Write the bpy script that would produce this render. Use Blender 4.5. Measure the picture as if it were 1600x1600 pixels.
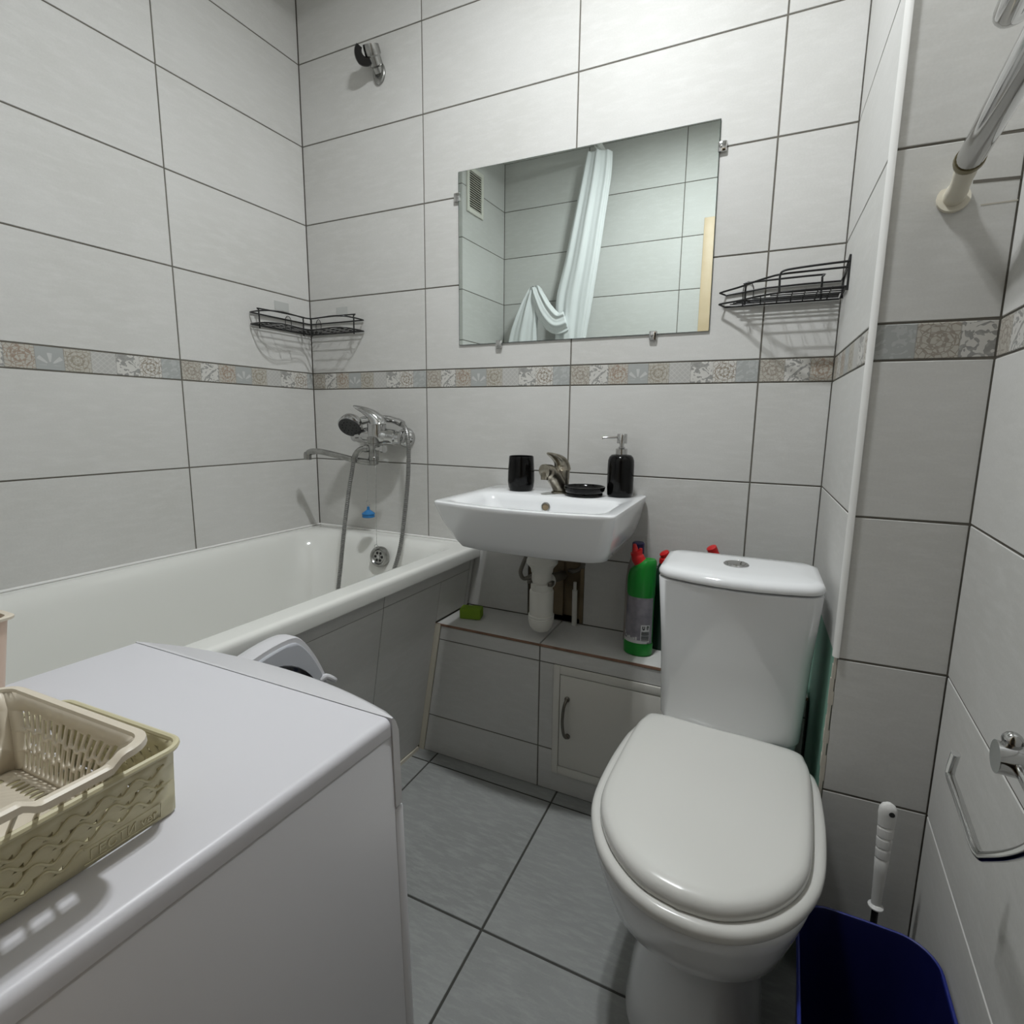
import bpy, bmesh, math, random
from mathutils import Vector, Matrix
random.seed(7)
for o in list(bpy.data.objects): bpy.data.objects.remove(o)
SC = bpy.context.scene
COL = SC.collection
PI = math.pi

# ------------------------------------------------------------------ camera
cd = bpy.data.cameras.new('camera'); cam = bpy.data.objects.new('camera', cd); COL.objects.link(cam)
cd.sensor_fit = 'HORIZONTAL'; cd.sensor_width = 36.0; cd.lens = 811.803/1600*36
cd.shift_x = -10.309/1600; cd.shift_y = -17.547/1600
cd.clip_start = 0.01
RR = Vector((0.90995351, 0.41450569, 0.01302438)); UU = Vector((-0.07553596, 0.13477792, 0.98799253)); FF = Vector((-0.40777313, 0.90001108, -0.15395173))
m = Matrix((RR, UU, -FF)).transposed().to_4x4(); m.translation = (1.47844, -1.44566, 1.04635)
cam.matrix_world = m
SC.camera = cam

# ------------------------------------------------------------------ world, exposure
w = bpy.data.worlds.new('world'); SC.world = w; w.use_nodes = True
w.node_tree.nodes['Background'].inputs[0].default_value = (0.8, 0.85, 0.9, 1); w.node_tree.nodes['Background'].inputs[1].default_value = 0.05
vs = SC.view_settings
vs.view_transform = 'Standard'; vs.look = 'None'; vs.gamma = 1.0; vs.exposure = 0.0; vs.use_curve_mapping = False
LAMP_XY = (1.10, -0.68); LAMP_STRENGTH = 900.0

# ------------------------------------------------------------------ helpers
def lin(c):
    c /= 255.0
    return c/12.92 if c <= 0.04045 else ((c+0.055)/1.055)**2.4
def S(r, g, b): return (lin(r), lin(g), lin(b), 1.0)

class MB:
    """collects shapes into one bmesh"""
    def __init__(self): self.bm = bmesh.new()
    def v(self, p): return self.bm.verts.new(p)
    def face(self, vs):
        try: return self.bm.faces.new(vs)
        except ValueError: return None
    def box(self, lo, hi, M=None, ch=0.0):
        (x0, y0, z0), (x1, y1, z1) = lo, hi
        pts = [(x0,y0,z0),(x1,y0,z0),(x1,y1,z0),(x0,y1,z0),(x0,y0,z1),(x1,y0,z1),(x1,y1,z1),(x0,y1,z1)]
        vs = [self.v(M @ Vector(p) if M else p) for p in pts]
        fs = [self.face([vs[i] for i in q]) for q in ((0,3,2,1),(4,5,6,7),(0,1,5,4),(1,2,6,5),(2,3,7,6),(3,0,4,7))]
        if ch > 0:
            es = list({e for f in fs for e in f.edges})
            bmesh.ops.bevel(self.bm, geom=es, offset=ch, segments=2, affect='EDGES', profile=0.5)
        return self
    def loft(self, rings, cap0=True, cap1=True, closed=True):
        vr = [[self.v(p) for p in r] for r in rings]
        n = len(vr[0])
        for a, b in zip(vr, vr[1:]):
            for i in range(n if closed else n-1):
                j = (i+1) % n
                self.face((a[i], a[j], b[j], b[i]))
        if cap0: self.face(list(reversed(vr[0])))
        if cap1: self.face(vr[-1])
        return self
    def tube(self, path, r, n=10, closed=False, cap=True):
        P = [Vector(p) for p in path]; k = len(P)
        rad = r if isinstance(r, (list, tuple)) else [r]*k
        rings = []; nrm = None
        for i in range(k):
            if closed: t = (P[(i+1) % k]-P[i-1])
            else: t = P[min(i+1, k-1)]-P[max(i-1, 0)]
            if t.length < 1e-9: t = Vector((0,0,1))
            t.normalize()
            if nrm is None:
                a = Vector((0,0,1)) if abs(t.z) < 0.9 else Vector((1,0,0))
                nrm = (a - t*a.dot(t)).normalized()
            else:
                nrm = nrm - t*nrm.dot(t)
                if nrm.length < 1e-6: nrm = t.orthogonal()
                nrm.normalize()
            b = t.cross(nrm)
            rings.append([P[i]+(nrm*math.cos(2*PI*j/n)+b*math.sin(2*PI*j/n))*rad[i] for j in range(n)])
        if closed:
            vr = [[self.v(p) for p in q] for q in rings]
            for i in range(k):
                a, b2 = vr[i], vr[(i+1) % k]
                for j in range(n): self.face((a[j], a[(j+1)%n], b2[(j+1)%n], b2[j]))
        else: self.loft(rings, cap, cap)
        return self
    def lathe(self, prof, M=None, n=32, sx=1.0, sy=1.0, cap=True):
        """profile of (radius, height) turned about z, then moved by M"""
        rings = []
        for r, z in prof:
            q = [Vector((r*math.cos(2*PI*j/n)*sx, r*math.sin(2*PI*j/n)*sy, z)) for j in range(n)]
            rings.append([M @ p for p in q] if M else q)
        return self.loft(rings, cap, cap)
    def sphere(self, c, r, n=20, k=12, sc=(1,1,1)):
        prof = [(max(r*math.sin(PI*i/k), 1e-5), -r*math.cos(PI*i/k)) for i in range(k+1)]
        M = Matrix.Translation(c) @ Matrix.Diagonal((sc[0], sc[1], sc[2], 1))
        return self.lathe(prof, M, n)
    def prism(self, pts, d):
        """polygon swept along vector d"""
        d = Vector(d); a = [Vector(p) for p in pts]
        return self.loft([a, [p+d for p in a]])

WM = {}
def wmat(o): return WM.get(o.name, Matrix.Identity(4))
def setp(o, label=None, cat=None, group=None, kind=None):
    if label: o['label'] = label
    if cat: o['category'] = cat
    if group: o['group'] = group
    if kind: o['kind'] = kind
    return o
def smooth_by_angle(me, ang=0.6):
    for p in me.polygons: p.use_smooth = True
    bm = bmesh.new(); bm.from_mesh(me)
    for e in bm.edges:
        if len(e.link_faces) == 2 and e.calc_face_angle(0) > ang: e.smooth = False
    bm.to_mesh(me); bm.free()
def obj(name, mb, mat, parent=None, smooth=True, ang=0.6, loc=None, label=None):
    """one mesh object; shapes given in world space, stored in the parent's space (or about loc)"""
    bmesh.ops.recalc_face_normals(mb.bm, faces=mb.bm.faces[:])
    me = bpy.data.meshes.new(name); mb.bm.to_mesh(me); mb.bm.free()
    o = bpy.data.objects.new(name, me); COL.objects.link(o)
    if parent is not None:
        me.transform(wmat(parent).inverted()); o.parent = parent; WM[o.name] = wmat(parent)
    elif loc is not None:
        M = Matrix.Translation(loc); me.transform(M.inverted()); o.location = loc; WM[o.name] = M
    if smooth: smooth_by_angle(me, ang)
    if mat is not None:
        for q in (mat if isinstance(mat, (list, tuple)) else [mat]): me.materials.append(q)
    if label: o['label'] = label
    return o
def thing(name, label, cat, M=None, group=None, kind=None):
    o = bpy.data.objects.new(name, None); COL.objects.link(o); o.empty_display_size = 0.05
    M = M if isinstance(M, Matrix) else Matrix.Translation(M or (0,0,0))
    o.matrix_world = M; WM[o.name] = M
    return setp(o, label, cat, group, kind)
def frame(O, U, V):
    U = Vector(U).normalized(); V = Vector(V); V = (V-U*V.dot(U)).normalized(); Y = V.cross(U)
    M = Matrix((U, Y, V)).transposed().to_4x4(); M.translation = O
    return M
def catmull(P, k=6, closed=False):
    P = [Vector(p) for p in P]; n = len(P); out = []
    for i in range(n if closed else n-1):
        g = lambda j: P[j % n] if closed else P[max(0, min(n-1, j))]
        a, b, c, d = g(i-1), g(i), g(i+1), g(i+2)
        for s in range(k):
            t = s/k
            out.append(0.5*((2*b)+(c-a)*t+(2*a-5*b+4*c-d)*t*t+(3*b-a-3*c+d)*t**3))
    if not closed: out.append(P[-1])
    return out
def rrect(x0, x1, y0, y1, r, n=6, bow=0.0, z=0.0):
    """rounded rectangle ring, 4*(n+1) points + mid points so edges can bow; y0 is the front edge"""
    pts = []
    for cx, cy, a in ((x1-r, y1-r, 0), (x0+r, y1-r, PI/2), (x0+r, y0+r, PI), (x1-r, y0+r, 3*PI/2)):
        for i in range(n+1):
            t = a + PI/2*i/n; pts.append([cx+r*math.cos(t), cy+r*math.sin(t)])
        nxt = {0: (x0+r, y1), PI/2: (x0, y0+r), PI: (x1-r, y0), 3*PI/2: (x1, y1-r)}[a]
        last = pts[-1][:]
        for i in range(1, 6):
            f = i/6; pts.append([last[0]+(nxt[0]-last[0])*f, last[1]+(nxt[1]-last[1])*f])
    xm, hw, ym = (x0+x1)/2, (x1-x0)/2, (y0+y1)/2
    out = []
    for x, y in pts:
        if bow and y < ym: y -= bow*(1-((x-xm)/hw)**2)*(ym-y)/(ym-y0)
        out.append(Vector((x, y, z)))
    return out

# ------------------------------------------------------------------ materials
MATS = {}
def mat(name, col, rough=0.5, metal=0.0, spec=0.5, coat=0.0, bump=None, var=None, trans=0.0, emit=None, alpha=1.0):
    if name in MATS: return MATS[name]
    m = bpy.data.materials.new(name); m.use_nodes = True
    nt = m.node_tree; b = nt.nodes['Principled BSDF']
    b.inputs['Base Color'].default_value = col; b.inputs['Roughness'].default_value = rough
    b.inputs['Metallic'].default_value = metal; b.inputs['Specular IOR Level'].default_value = spec
    b.inputs['Coat Weight'].default_value = coat; b.inputs['Transmission Weight'].default_value = trans
    b.inputs['Alpha'].default_value = alpha
    if emit: b.inputs['Emission Color'].default_value = emit[0]; b.inputs['Emission Strength'].default_value = emit[1]
    if var or bump:
        tc = nt.nodes.new('ShaderNodeTexCoord')
    if var:   # (second colour, scale, contrast)
        c2, sc, lo, hi = var
        nz = nt.nodes.new('ShaderNodeTexNoise'); nz.inputs['Scale'].default_value = sc; nz.inputs['Detail'].default_value = 6
        rp = nt.nodes.new('ShaderNodeValToRGB'); rp.color_ramp.elements[0].position = lo; rp.color_ramp.elements[1].position = hi
        rp.color_ramp.elements[0].color = col; rp.color_ramp.elements[1].color = c2
        nt.links.new(tc.outputs['Object'], nz.inputs['Vector']); nt.links.new(nz.outputs['Fac'], rp.inputs['Fac'])
        nt.links.new(rp.outputs['Color'], b.inputs['Base Color'])
    if bump:
        nz = nt.nodes.new('ShaderNodeTexNoise'); nz.inputs['Scale'].default_value = bump[0]; nz.inputs['Detail'].default_value = 3
        bp = nt.nodes.new('ShaderNodeBump'); bp.inputs['Strength'].default_value = bump[1]; bp.inputs['Distance'].default_value = 0.002
        nt.links.new(tc.outputs['Object'], nz.inputs['Vector']); nt.links.new(nz.outputs['Fac'], bp.inputs['Height']); nt.links.new(bp.outputs['Normal'], b.inputs['Normal'])
    MATS[name] = m
    return m

def tile_mat(name, base, dark, light, rough, stretch, spec=0.5, rnd=0.05):
    """stone-look ceramic: cloudy tone, slanting streaks, fine speckle, a little difference from tile to tile"""
    m = bpy.data.materials.new(name); m.use_nodes = True
    nt = m.node_tree; N = nt.nodes; L = nt.links; b = N['Principled BSDF']
    tc = N.new('ShaderNodeTexCoord'); oi = N.new('ShaderNodeObjectInfo')
    off = N.new('ShaderNodeVectorMath'); off.operation = 'SCALE'; off.inputs[0].default_value = (37.0, 11.0, 23.0)
    L.new(oi.outputs['Random'], off.inputs['Scale'])
    add = N.new('ShaderNodeVectorMath'); L.new(tc.outputs['Object'], add.inputs[0]); L.new(off.outputs[0], add.inputs[1])
    mp = N.new('ShaderNodeMapping'); mp.inputs['Rotation'].default_value = stretch[0]; mp.inputs['Scale'].default_value = stretch[1]
    L.new(add.outputs[0], mp.inputs['Vector'])
    n1 = N.new('ShaderNodeTexNoise'); n1.inputs['Scale'].default_value = 3.5; n1.inputs['Detail'].default_value = 3
    n2 = N.new('ShaderNodeTexNoise'); n2.inputs['Scale'].default_value = 11; n2.inputs['Detail'].default_value = 8; n2.inputs['Roughness'].default_value = 0.65
    n3 = N.new('ShaderNodeTexNoise'); n3.inputs['Scale'].default_value = 300; n3.inputs['Detail'].default_value = 2
    L.new(add.outputs[0], n1.inputs['Vector']); L.new(mp.outputs[0], n2.inputs['Vector']); L.new(add.outputs[0], n3.inputs['Vector'])
    r1 = N.new('ShaderNodeValToRGB'); r1.color_ramp.elements[0].color = base; r1.color_ramp.elements[1].color = dark
    r1.color_ramp.elements[0].position = 0.35; r1.color_ramp.elements[1].position = 0.7
    L.new(n1.outputs['Fac'], r1.inputs['Fac'])
    r2 = N.new('ShaderNodeValToRGB'); r2.color_ramp.elements[0].position = 0.46; r2.color_ramp.elements[1].position = 0.78
    r2.color_ramp.elements[0].color = (0,0,0,1); r2.color_ramp.elements[1].color = (1,1,1,1)
    L.new(n2.outputs['Fac'], r2.inputs['Fac'])
    mx = N.new('ShaderNodeMixRGB'); mx.inputs['Color2'].default_value = light
    L.new(r2.outputs['Color'], mx.inputs['Fac']); L.new(r1.outputs['Color'], mx.inputs['Color1'])
    hs = N.new('ShaderNodeHueSaturation'); L.new(mx.outputs[0], hs.inputs['Color'])
    ma = N.new('ShaderNodeMath'); ma.operation = 'MULTIPLY_ADD'; ma.inputs[1].default_value = rnd; ma.inputs[2].default_value = 1-rnd*0.75
    L.new(oi.outputs['Random'], ma.inputs[0])
    mb = N.new('ShaderNodeMath'); mb.operation = 'MULTIPLY_ADD'; mb.inputs[1].default_value = 0.10; L.new(n3.outputs['Fac'], mb.inputs[0]); 
    sb = N.new('ShaderNodeMath'); sb.operation = 'SUBTRACT'; sb.inputs[1].default_value = 0.05; L.new(ma.outputs[0], sb.inputs[0])
    L.new(sb.outputs[0], mb.inputs[2]); L.new(mb.outputs[0], hs.inputs['Value'])
    L.new(hs.outputs[0], b.inputs['Base Color'])
    b.inputs['Roughness'].default_value = rough; b.inputs['Specular IOR Level'].default_value = spec
    bp = N.new('ShaderNodeBump'); bp.inputs['Strength'].default_value = 0.12; bp.inputs['Distance'].default_value = 0.001
    L.new(n2.outputs['Fac'], bp.inputs['Height']); L.new(bp.outputs[0], b.inputs['Normal'])
    MATS[name] = m
    return m

def border_mat():
    """printed patchwork border: nine squares per strip, uv.x 0..9 and uv.y 0..1"""
    m = bpy.data.materials.new('patchwork_border'); m.use_nodes = True
    nt = m.node_tree; N = nt.nodes; L = nt.links; b = N['Principled BSDF']
    def M(op, a, c=None, d=None):
        n = N.new('ShaderNodeMath'); n.operation = op
        for i, x in enumerate((a, c, d)):
            if x is None: continue
            if isinstance(x, (int, float)): n.inputs[i].default_value = x
            else: L.new(x, n.inputs[i])
        return n.outputs[0]
    def ramp(fac, els, interp='CONSTANT'):
        r = N.new('ShaderNodeValToRGB'); r.color_ramp.interpolation = interp
        e = r.color_ramp.elements
        e[0].position, e[0].color = els[0]; e[1].position, e[1].color = els[1]
        for p, c in els[2:]:
            q = e.new(p); q.color = c
        L.new(fac, r.inputs['Fac']); return r.outputs['Color']
    def mix(f, a, c):
        n = N.new('ShaderNodeMixRGB'); L.new(f, n.inputs['Fac'])
        for i, x in ((1, a), (2, c)):
            if isinstance(x, tuple): n.inputs[i].default_value = x
            else: L.new(x, n.inputs[i])
        return n.outputs[0]
    uv = N.new('ShaderNodeUVMap'); sp = N.new('ShaderNodeSeparateXYZ'); L.new(uv.outputs[0], sp.inputs[0])
    u, v = sp.outputs[0], sp.outputs[1]
    cell = M('MODULO', M('FLOOR', u), 9.0); x = M('SUBTRACT', M('FRACT', u), 0.5); y = M('SUBTRACT', v, 0.5)
    ci = M('DIVIDE', M('ADD', cell, 0.5), 9.0)
    bei, whi, blu, gry = S(188,184,174), S(212,210,205), S(168,171,170), S(186,185,182)
    base = ramp(ci, [(0, bei), (1/9, whi), (2/9, bei), (3/9, blu), (4/9, bei), (5/9, gry), (6/9, whi), (7/9, whi), (8/9, blu)])
    ink = ramp(ci, [(0, S(140,128,116)), (1/9, S(128,128,126)), (2/9, S(146,120,100)), (3/9, S(206,207,205)), (4/9, S(140,130,112)), (5/9, S(206,205,201)), (6/9, S(128,128,126)), (7/9, S(128,112,90)), (8/9, S(186,189,188))])
    k1 = ramp(ci, [(0, (1,1,1,1)), (1/9, (0,0,0,1)), (2/9, (1,1,1,1)), (3/9, (0,0,0,1)), (4/9, (1,1,1,1)), (5/9, (0,0,0,1)), (7/9, (1,1,1,1)), (8/9, (0,0,0,1))])   # ornate
    k2 = ramp(ci, [(0, (0,0,0,1)), (1/9, (1,1,1,1)), (2/9, (0,0,0,1)), (6/9, (1,1,1,1)), (7/9, (0,0,0,1)), (8/9, (1,1,1,1))])          # scrolls
    k3 = ramp(ci, [(0, (0,0,0,1)), (3/9, (1,1,1,1)), (4/9, (0,0,0,1))])                                                              # palmette
    k4 = ramp(ci, [(0, (0,0,0,1)), (5/9, (1,1,1,1)), (6/9, (0,0,0,1))])                                                              # lattice
    r = M('SQRT', M('ADD', M('MULTIPLY', x, x), M('MULTIPLY', y, y))); th = M('ARCTAN2', y, x)
    nz = N.new('ShaderNodeTexNoise'); nz.inputs['Scale'].default_value = 6; nz.inputs['Detail'].default_value = 2; L.new(uv.outputs[0], nz.inputs['Vector'])
    nf = nz.outputs['Fac']
    def voro(sc, feat):
        n = N.new('ShaderNodeTexVoronoi'); n.feature = feat; n.inputs['Scale'].default_value = sc; L.new(uv.outputs[0], n.inputs['Vector']); return n.outputs['Distance']
    # ornate: lace of fine cells with a rosette in the middle
    lace = M('LESS_THAN', voro(5.5, 'DISTANCE_TO_EDGE'), 0.055)
    ros = M('GREATER_THAN', M('ADD', M('MULTIPLY', M('COSINE', M('MULTIPLY', th, 8.0)), 0.5), M('COSINE', M('MULTIPLY', r, 30.0))), 0.45)
    p1 = M('MAXIMUM', lace, M('MULTIPLY', ros, M('LESS_THAN', r, 0.42)))
    # scrolls: curling leaf shapes
    wn = N.new('ShaderNodeTexNoise'); wn.inputs['Scale'].default_value = 2.3; wn.inputs['Detail'].default_value = 1.0; wn.inputs['Distortion'].default_value = 2.2; L.new(uv.outputs[0], wn.inputs['Vector'])
    w2 = N.new('ShaderNodeTexNoise'); w2.inputs['Scale'].default_value = 9.0; w2.inputs['Detail'].default_value = 0.0; L.new(uv.outputs[0], w2.inputs['Vector'])
    p2 = M('GREATER_THAN', M('ADD', wn.outputs['Fac'], M('MULTIPLY', M('SUBTRACT', w2.outputs['Fac'], 0.5), 0.22)), 0.535)
    # palmette: fan of petals from the foot of the square
    y3 = M('ADD', y, 0.28); r3 = M('SQRT', M('ADD', M('MULTIPLY', x, x), M('MULTIPLY', y3, y3))); t3 = M('ARCTAN2', x, y3)
    pet = M('GREATER_THAN', M('SUBTRACT', M('COSINE', M('MULTIPLY', t3, 7.0)), M('MULTIPLY', r3, 0.6)), 0.05)
    p3 = M('MULTIPLY', M('MULTIPLY', pet, M('LESS_THAN', r3, 0.52)), M('MULTIPLY', M('GREATER_THAN', r3, 0.13), M('GREATER_THAN', y3, -0.02)))
    # lattice
    d1 = M('ABSOLUTE', M('SINE', M('MULTIPLY', M('ADD', x, y), 12.5))); d2 = M('ABSOLUTE', M('SINE', M('MULTIPLY', M('SUBTRACT', x, y), 12.5)))
    p4 = M('MAXIMUM', M('LESS_THAN', d1, 0.25), M('LESS_THAN', d2, 0.25))
    pp = M('ADD', M('ADD', M('MULTIPLY', k1, p1), M('MULTIPLY', k2, p2)), M('ADD', M('MULTIPLY', k3, p3), M('MULTIPLY', k4, p4)))
    pp = M('MULTIPLY', M('MINIMUM', pp, 1.0), M('MINIMUM', M('ADD', 0.25, M('MULTIPLY', nf, 1.1)), 0.85))
    col = mix(pp, base, ink)
    ed = M('GREATER_THAN', M('ABSOLUTE', x), 0.485)
    col = mix(M('MULTIPLY', ed, 0.4), col, S(120,116,108))
    n2 = N.new('ShaderNodeTexNoise'); n2.inputs['Scale'].default_value = 3; n2.inputs['Detail'].default_value = 5; L.new(uv.outputs[0], n2.inputs['Vector'])
    col = mix(M('MULTIPLY', n2.outputs['Fac'], 0.35), col, S(150,148,142))
    L.new(col, b.inputs['Base Color']); b.inputs['Roughness'].default_value = 0.4
    bp = N.new('ShaderNodeBump'); bp.inputs['Strength'].default_value = 0.15; bp.inputs['Distance'].default_value = 0.001
    L.new(pp, bp.inputs['Height']); L.new(bp.outputs[0], b.inputs['Normal'])
    MATS['patchwork_border'] = m
    return m

WALL_TILE = tile_mat('light_stone_wall_tile', S(208,207,204), S(202,201,197), S(212,211,208), 0.53, ((0, 0.45, 0), (1.6, 1.6, 6.5)), spec=0.25)
FLOOR_TILE = tile_mat('grey_slate_floor_tile', S(156,158,156), S(144,146,144), S(168,170,168), 0.55, ((0, 0.9, 0), (2.0, 2.0, 9.0)), rnd=0.06)
BORDER = border_mat()
GROUT = mat('dark_grout', S(96,92,84), 0.9, var=(S(112,108,100), 20, 0.3, 0.7))
GROUT_F = mat('floor_grout', S(70,70,66), 0.9)
PAINT = mat('ceiling_paint', S(226,226,222), 0.8)
PLASTER = mat('raw_plaster', S(190,184,172), 0.9)
WHITE_PVC = mat('white_pvc', S(232,231,228), 0.35)
CREAM_PVC = mat('cream_pvc', S(208,202,186), 0.4)
CERAMIC = mat('white_ceramic', S(236,237,238), 0.08, spec=0.5, coat=0.3)
ENAMEL = mat('white_enamel', S(226,226,221), 0.12, coat=0.3)
SEATP = mat('white_seat_plastic', S(222,221,216), 0.22)
CHROME = mat('chrome', (0.55,0.55,0.545,1), 0.09, 1.0)
STAINED = mat('lime_stained_chrome', S(170,164,152), 0.3, 1.0, var=(S(140,134,120), 60, 0.4, 0.65))
DULL = mat('dull_chrome', S(150,150,147), 0.24, 1.0, var=(S(172,172,169), 40, 0.4, 0.6))
BLACK = mat('black_lacquered_wire', S(14,14,14), 0.35)
BLACKC = mat('black_glazed_ceramic', S(6,6,6), 0.12, spec=0.28)
MIRROR = mat('mirror_silver', (0.80,0.87,0.84,1), 0.0, 1.0)
MIRROR_EDGE = mat('mirror_glass_edge', S(40,60,54), 0.1)
GLASSY = mat('clear_adhesive_film', S(186,187,184), 0.2)
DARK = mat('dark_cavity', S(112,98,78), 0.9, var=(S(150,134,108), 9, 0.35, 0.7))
GREEN_BOARD = mat('green_gypsum_board', S(128,170,152), 0.8)
WM_WHITE = mat('washer_white_paint', S(212,211,214), 0.3, coat=0.1)
WM_TOP = mat('washer_top_laminate', S(215,214,219), 0.38)
RUBBER = mat('black_rubber', S(20,20,20), 0.6)
BEIGE = mat('beige_plastic', S(216,206,188), 0.4)
OLIVE = mat('cream_olive_plastic', S(206,198,164), 0.45)
GREEN = mat('green_bottle_plastic', S(24,132,44), 0.28)
RED = mat('red_cap_plastic', S(200,28,30), 0.35)
NAVY = mat('navy_cap_plastic', S(34,28,78), 0.35)
LABEL = mat('grey_label_print', S(120,116,124), 0.35, var=(S(138,134,140), 40, 0.4, 0.6))
LABEL_W = mat('white_label_print', S(196,196,196), 0.4)
INK = mat('label_ink', S(40,42,42), 0.5)
BLUE = mat('blue_bin_shaded', S(14,18,66), 0.4)  # same plastic as the rim, darkened to paint the shade inside the bin
BLUE_RIM = mat('blue_bin_rim', S(30,42,122), 0.35)
PLUG = mat('blue_rubber_plug', S(40,112,168), 0.5)
SPONGE = mat('green_sponge', S(124,156,44), 0.95, bump=(220, 0.8))
PIPE = mat('white_pipe_plastic', S(222,220,212), 0.35)
GREYHOSE = mat('grey_braided_hose', S(120,116,108), 0.5)
RAW_EDGE = mat('raw_tile_edge', S(150,116,96), 0.9, var=(S(120,92,74), 30, 0.3, 0.7))
CURTAIN = mat('white_curtain_cloth', S(226,228,228), 0.7)
WOOD = mat('beige_door_casing', S(204,182,150), 0.45, var=(S(196,172,138), 12, 0.35, 0.7))
HALL = mat('hall_wallpaper', S(190,182,168), 0.85)
HALLF = mat('hall_laminate', S(140,112,84), 0.5)
VENTP = mat('vent_plastic', S(224,222,212), 0.45)
HANDLE = mat('aged_nickel', S(120,116,108), 0.3, 1.0)
CABW = mat('hatch_white_laminate', S(214,211,203), 0.4)
BULB = mat('bulb_glow', S(255,250,240), 0.5, emit=((0.965, 1.0, 1.02, 1), LAMP_STRENGTH))

# ------------------------------------------------------------------ tiled surfaces
ZG = [-0.1045, 0.1455, 0.3955, 0.6455, 0.8955, 1.1455, 1.2016, 1.4516, 1.7016, 1.9516, 2.2016, 2.4516]   # grout levels (5-6 is the border)
ZC = 2.4516
G = 0.0018       # half a joint
TH = 0.006       # tile thickness
TILE_CACHE = {}
def tile_mesh(wd, ht, border, u0=0.0):
    """chamfered tile, face at y=0, lying x 0..wd, z 0..ht"""
    key = (round(wd, 4), round(ht, 4), border, round(u0, 3))
    if key in TILE_CACHE: return TILE_CACHE[key]
    bm = bmesh.new(); c = 0.0009
    r0 = [(0,TH,0),(wd,TH,0),(wd,TH,ht),(0,TH,ht)]; r1 = [(0,c,0),(wd,c,0),(wd,c,ht),(0,c,ht)]; r2 = [(c,0,c),(wd-c,0,c),(wd-c,0,ht-c),(c,0,ht-c)]
    V = [[bm.verts.new(p) for p in r] for r in (r0, r1, r2)]
    for a, b in ((0,1),(1,2)):
        for i in range(4): bm.faces.new((V[a][i], V[a][(i+1)%4], V[b][(i+1)%4], V[b][i]))
    bm.faces.new(V[2]); bm.faces.new(list(reversed(V[0])))
    bmesh.ops.recalc_face_normals(bm, faces=bm.faces[:])
    uvl = bm.loops.layers.uv.new('UVMap')
    for f in bm.faces:
        for l in f.loops: l[uvl].uv = (u0 + l.vert.co.x/0.05455, l.vert.co.z/ht)
    me = bpy.data.meshes.new('border_tile' if border else 'tile'); bm.to_mesh(me); bm.free()
    me.materials.append(BORDER if border else WALL_TILE)
    TILE_CACHE[key] = me
    return me
def put_tile(parent, M, s0, s1, z0, z1, border=False, u0=0.0, me=None):
    a, b, c, d = s0+G, s1-G, z0+G, z1-G
    if b-a < 0.004 or d-c < 0.004: return None
    me = me or tile_mesh(b-a, d-c, border, u0)
    o = bpy.data.objects.new('border_tile' if border else 'tile', me); COL.objects.link(o)
    o.parent = parent
    o.matrix_local = wmat(parent).inverted() @ M @ Matrix.Translation((a, 0, c))
    return o
def tile_wall(parent, M, cols, rows, skip=None, u_first=0.0):
    """cols: joint positions along the wall; skip(s0,s1,z0,z1) may return replacement rectangles"""
    for z0, z1 in zip(rows, rows[1:]):
        border = abs(z0-1.1455) < 1e-3 and abs(z1-1.2016) < 1e-3
        for i, (s0, s1) in enumerate(zip(cols, cols[1:])):
            rects = [(s0, s1, z0, z1)]
            if skip: rects = skip(s0, s1, z0, z1)
            for r in rects:
                u0 = 0.0
                if border:
                    u0 = u_first if i == 0 else 0.0
                put_tile(parent, M, *r, border, u0)

AL = 0.04923
# ---- back wall, with the pipe recess left open behind the basin
HX0, HX1, HZ0, HZ1 = 0.8607, 1.0405, 0.436, 0.6455
back = thing('wall_back', 'back wall of light grey stone-look tiles with a patchwork border band', 'wall', kind='structure')
mb = MB(); yb = TH
for lo, hi in (((-0.12, yb, 0), (HX0, 0.12, ZC)), ((HX1, yb, 0), (1.95, 0.12, ZC)), ((HX0, yb, 0), (HX1, 0.12, HZ0)), ((HX0, yb, HZ1), (HX1, 0.12, ZC))): mb.box(lo, hi)
obj('backing', mb, GROUT, back, smooth=False)
# the backing face sits just behind the tile faces so joints read as recessed
mb = MB()
for lo, hi in (((-0.12, 0.0016, 0), (HX0, yb+0.001, ZC)), ((HX1, 0.0016, 0), (1.95, yb+0.001, ZC)), ((HX0, 0.0016, 0), (HX1, yb+0.001, HZ0)), ((HX0, 0.0016, HZ1), (HX1, yb+0.001, ZC))): mb.box(lo, hi)
obj('grout', mb, GROUT, back, smooth=False)
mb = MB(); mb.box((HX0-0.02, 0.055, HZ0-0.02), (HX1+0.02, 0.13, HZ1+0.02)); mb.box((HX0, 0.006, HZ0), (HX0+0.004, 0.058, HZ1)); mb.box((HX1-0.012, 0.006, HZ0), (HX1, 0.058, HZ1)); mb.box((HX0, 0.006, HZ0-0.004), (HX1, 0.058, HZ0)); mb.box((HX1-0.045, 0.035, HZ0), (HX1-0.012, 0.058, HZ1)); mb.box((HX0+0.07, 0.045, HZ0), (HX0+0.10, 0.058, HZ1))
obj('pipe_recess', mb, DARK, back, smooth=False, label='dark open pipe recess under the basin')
MBK = frame((0,0,0), (1,0,0), (0,0,1))
def back_skip(s0, s1, z0, z1):
    if z1 <= 0.3956: return []
    if z0 < 0.43: z0 = 0.4385-G
    out = []
    if z1 <= HZ1+0.001 and s1 > HX0 and s0 < HX1:
        if s0 < HX0: out.append((s0, HX0, z0, z1))
        if s1 > HX1: out.append((HX1, s1, z0, z1))
        return out
    return [(s0, s1, z0, z1)]
tile_wall(back, MBK, [0, 0.4893, 0.9803, 1.4713, 1.6312], ZG, back_skip)

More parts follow.
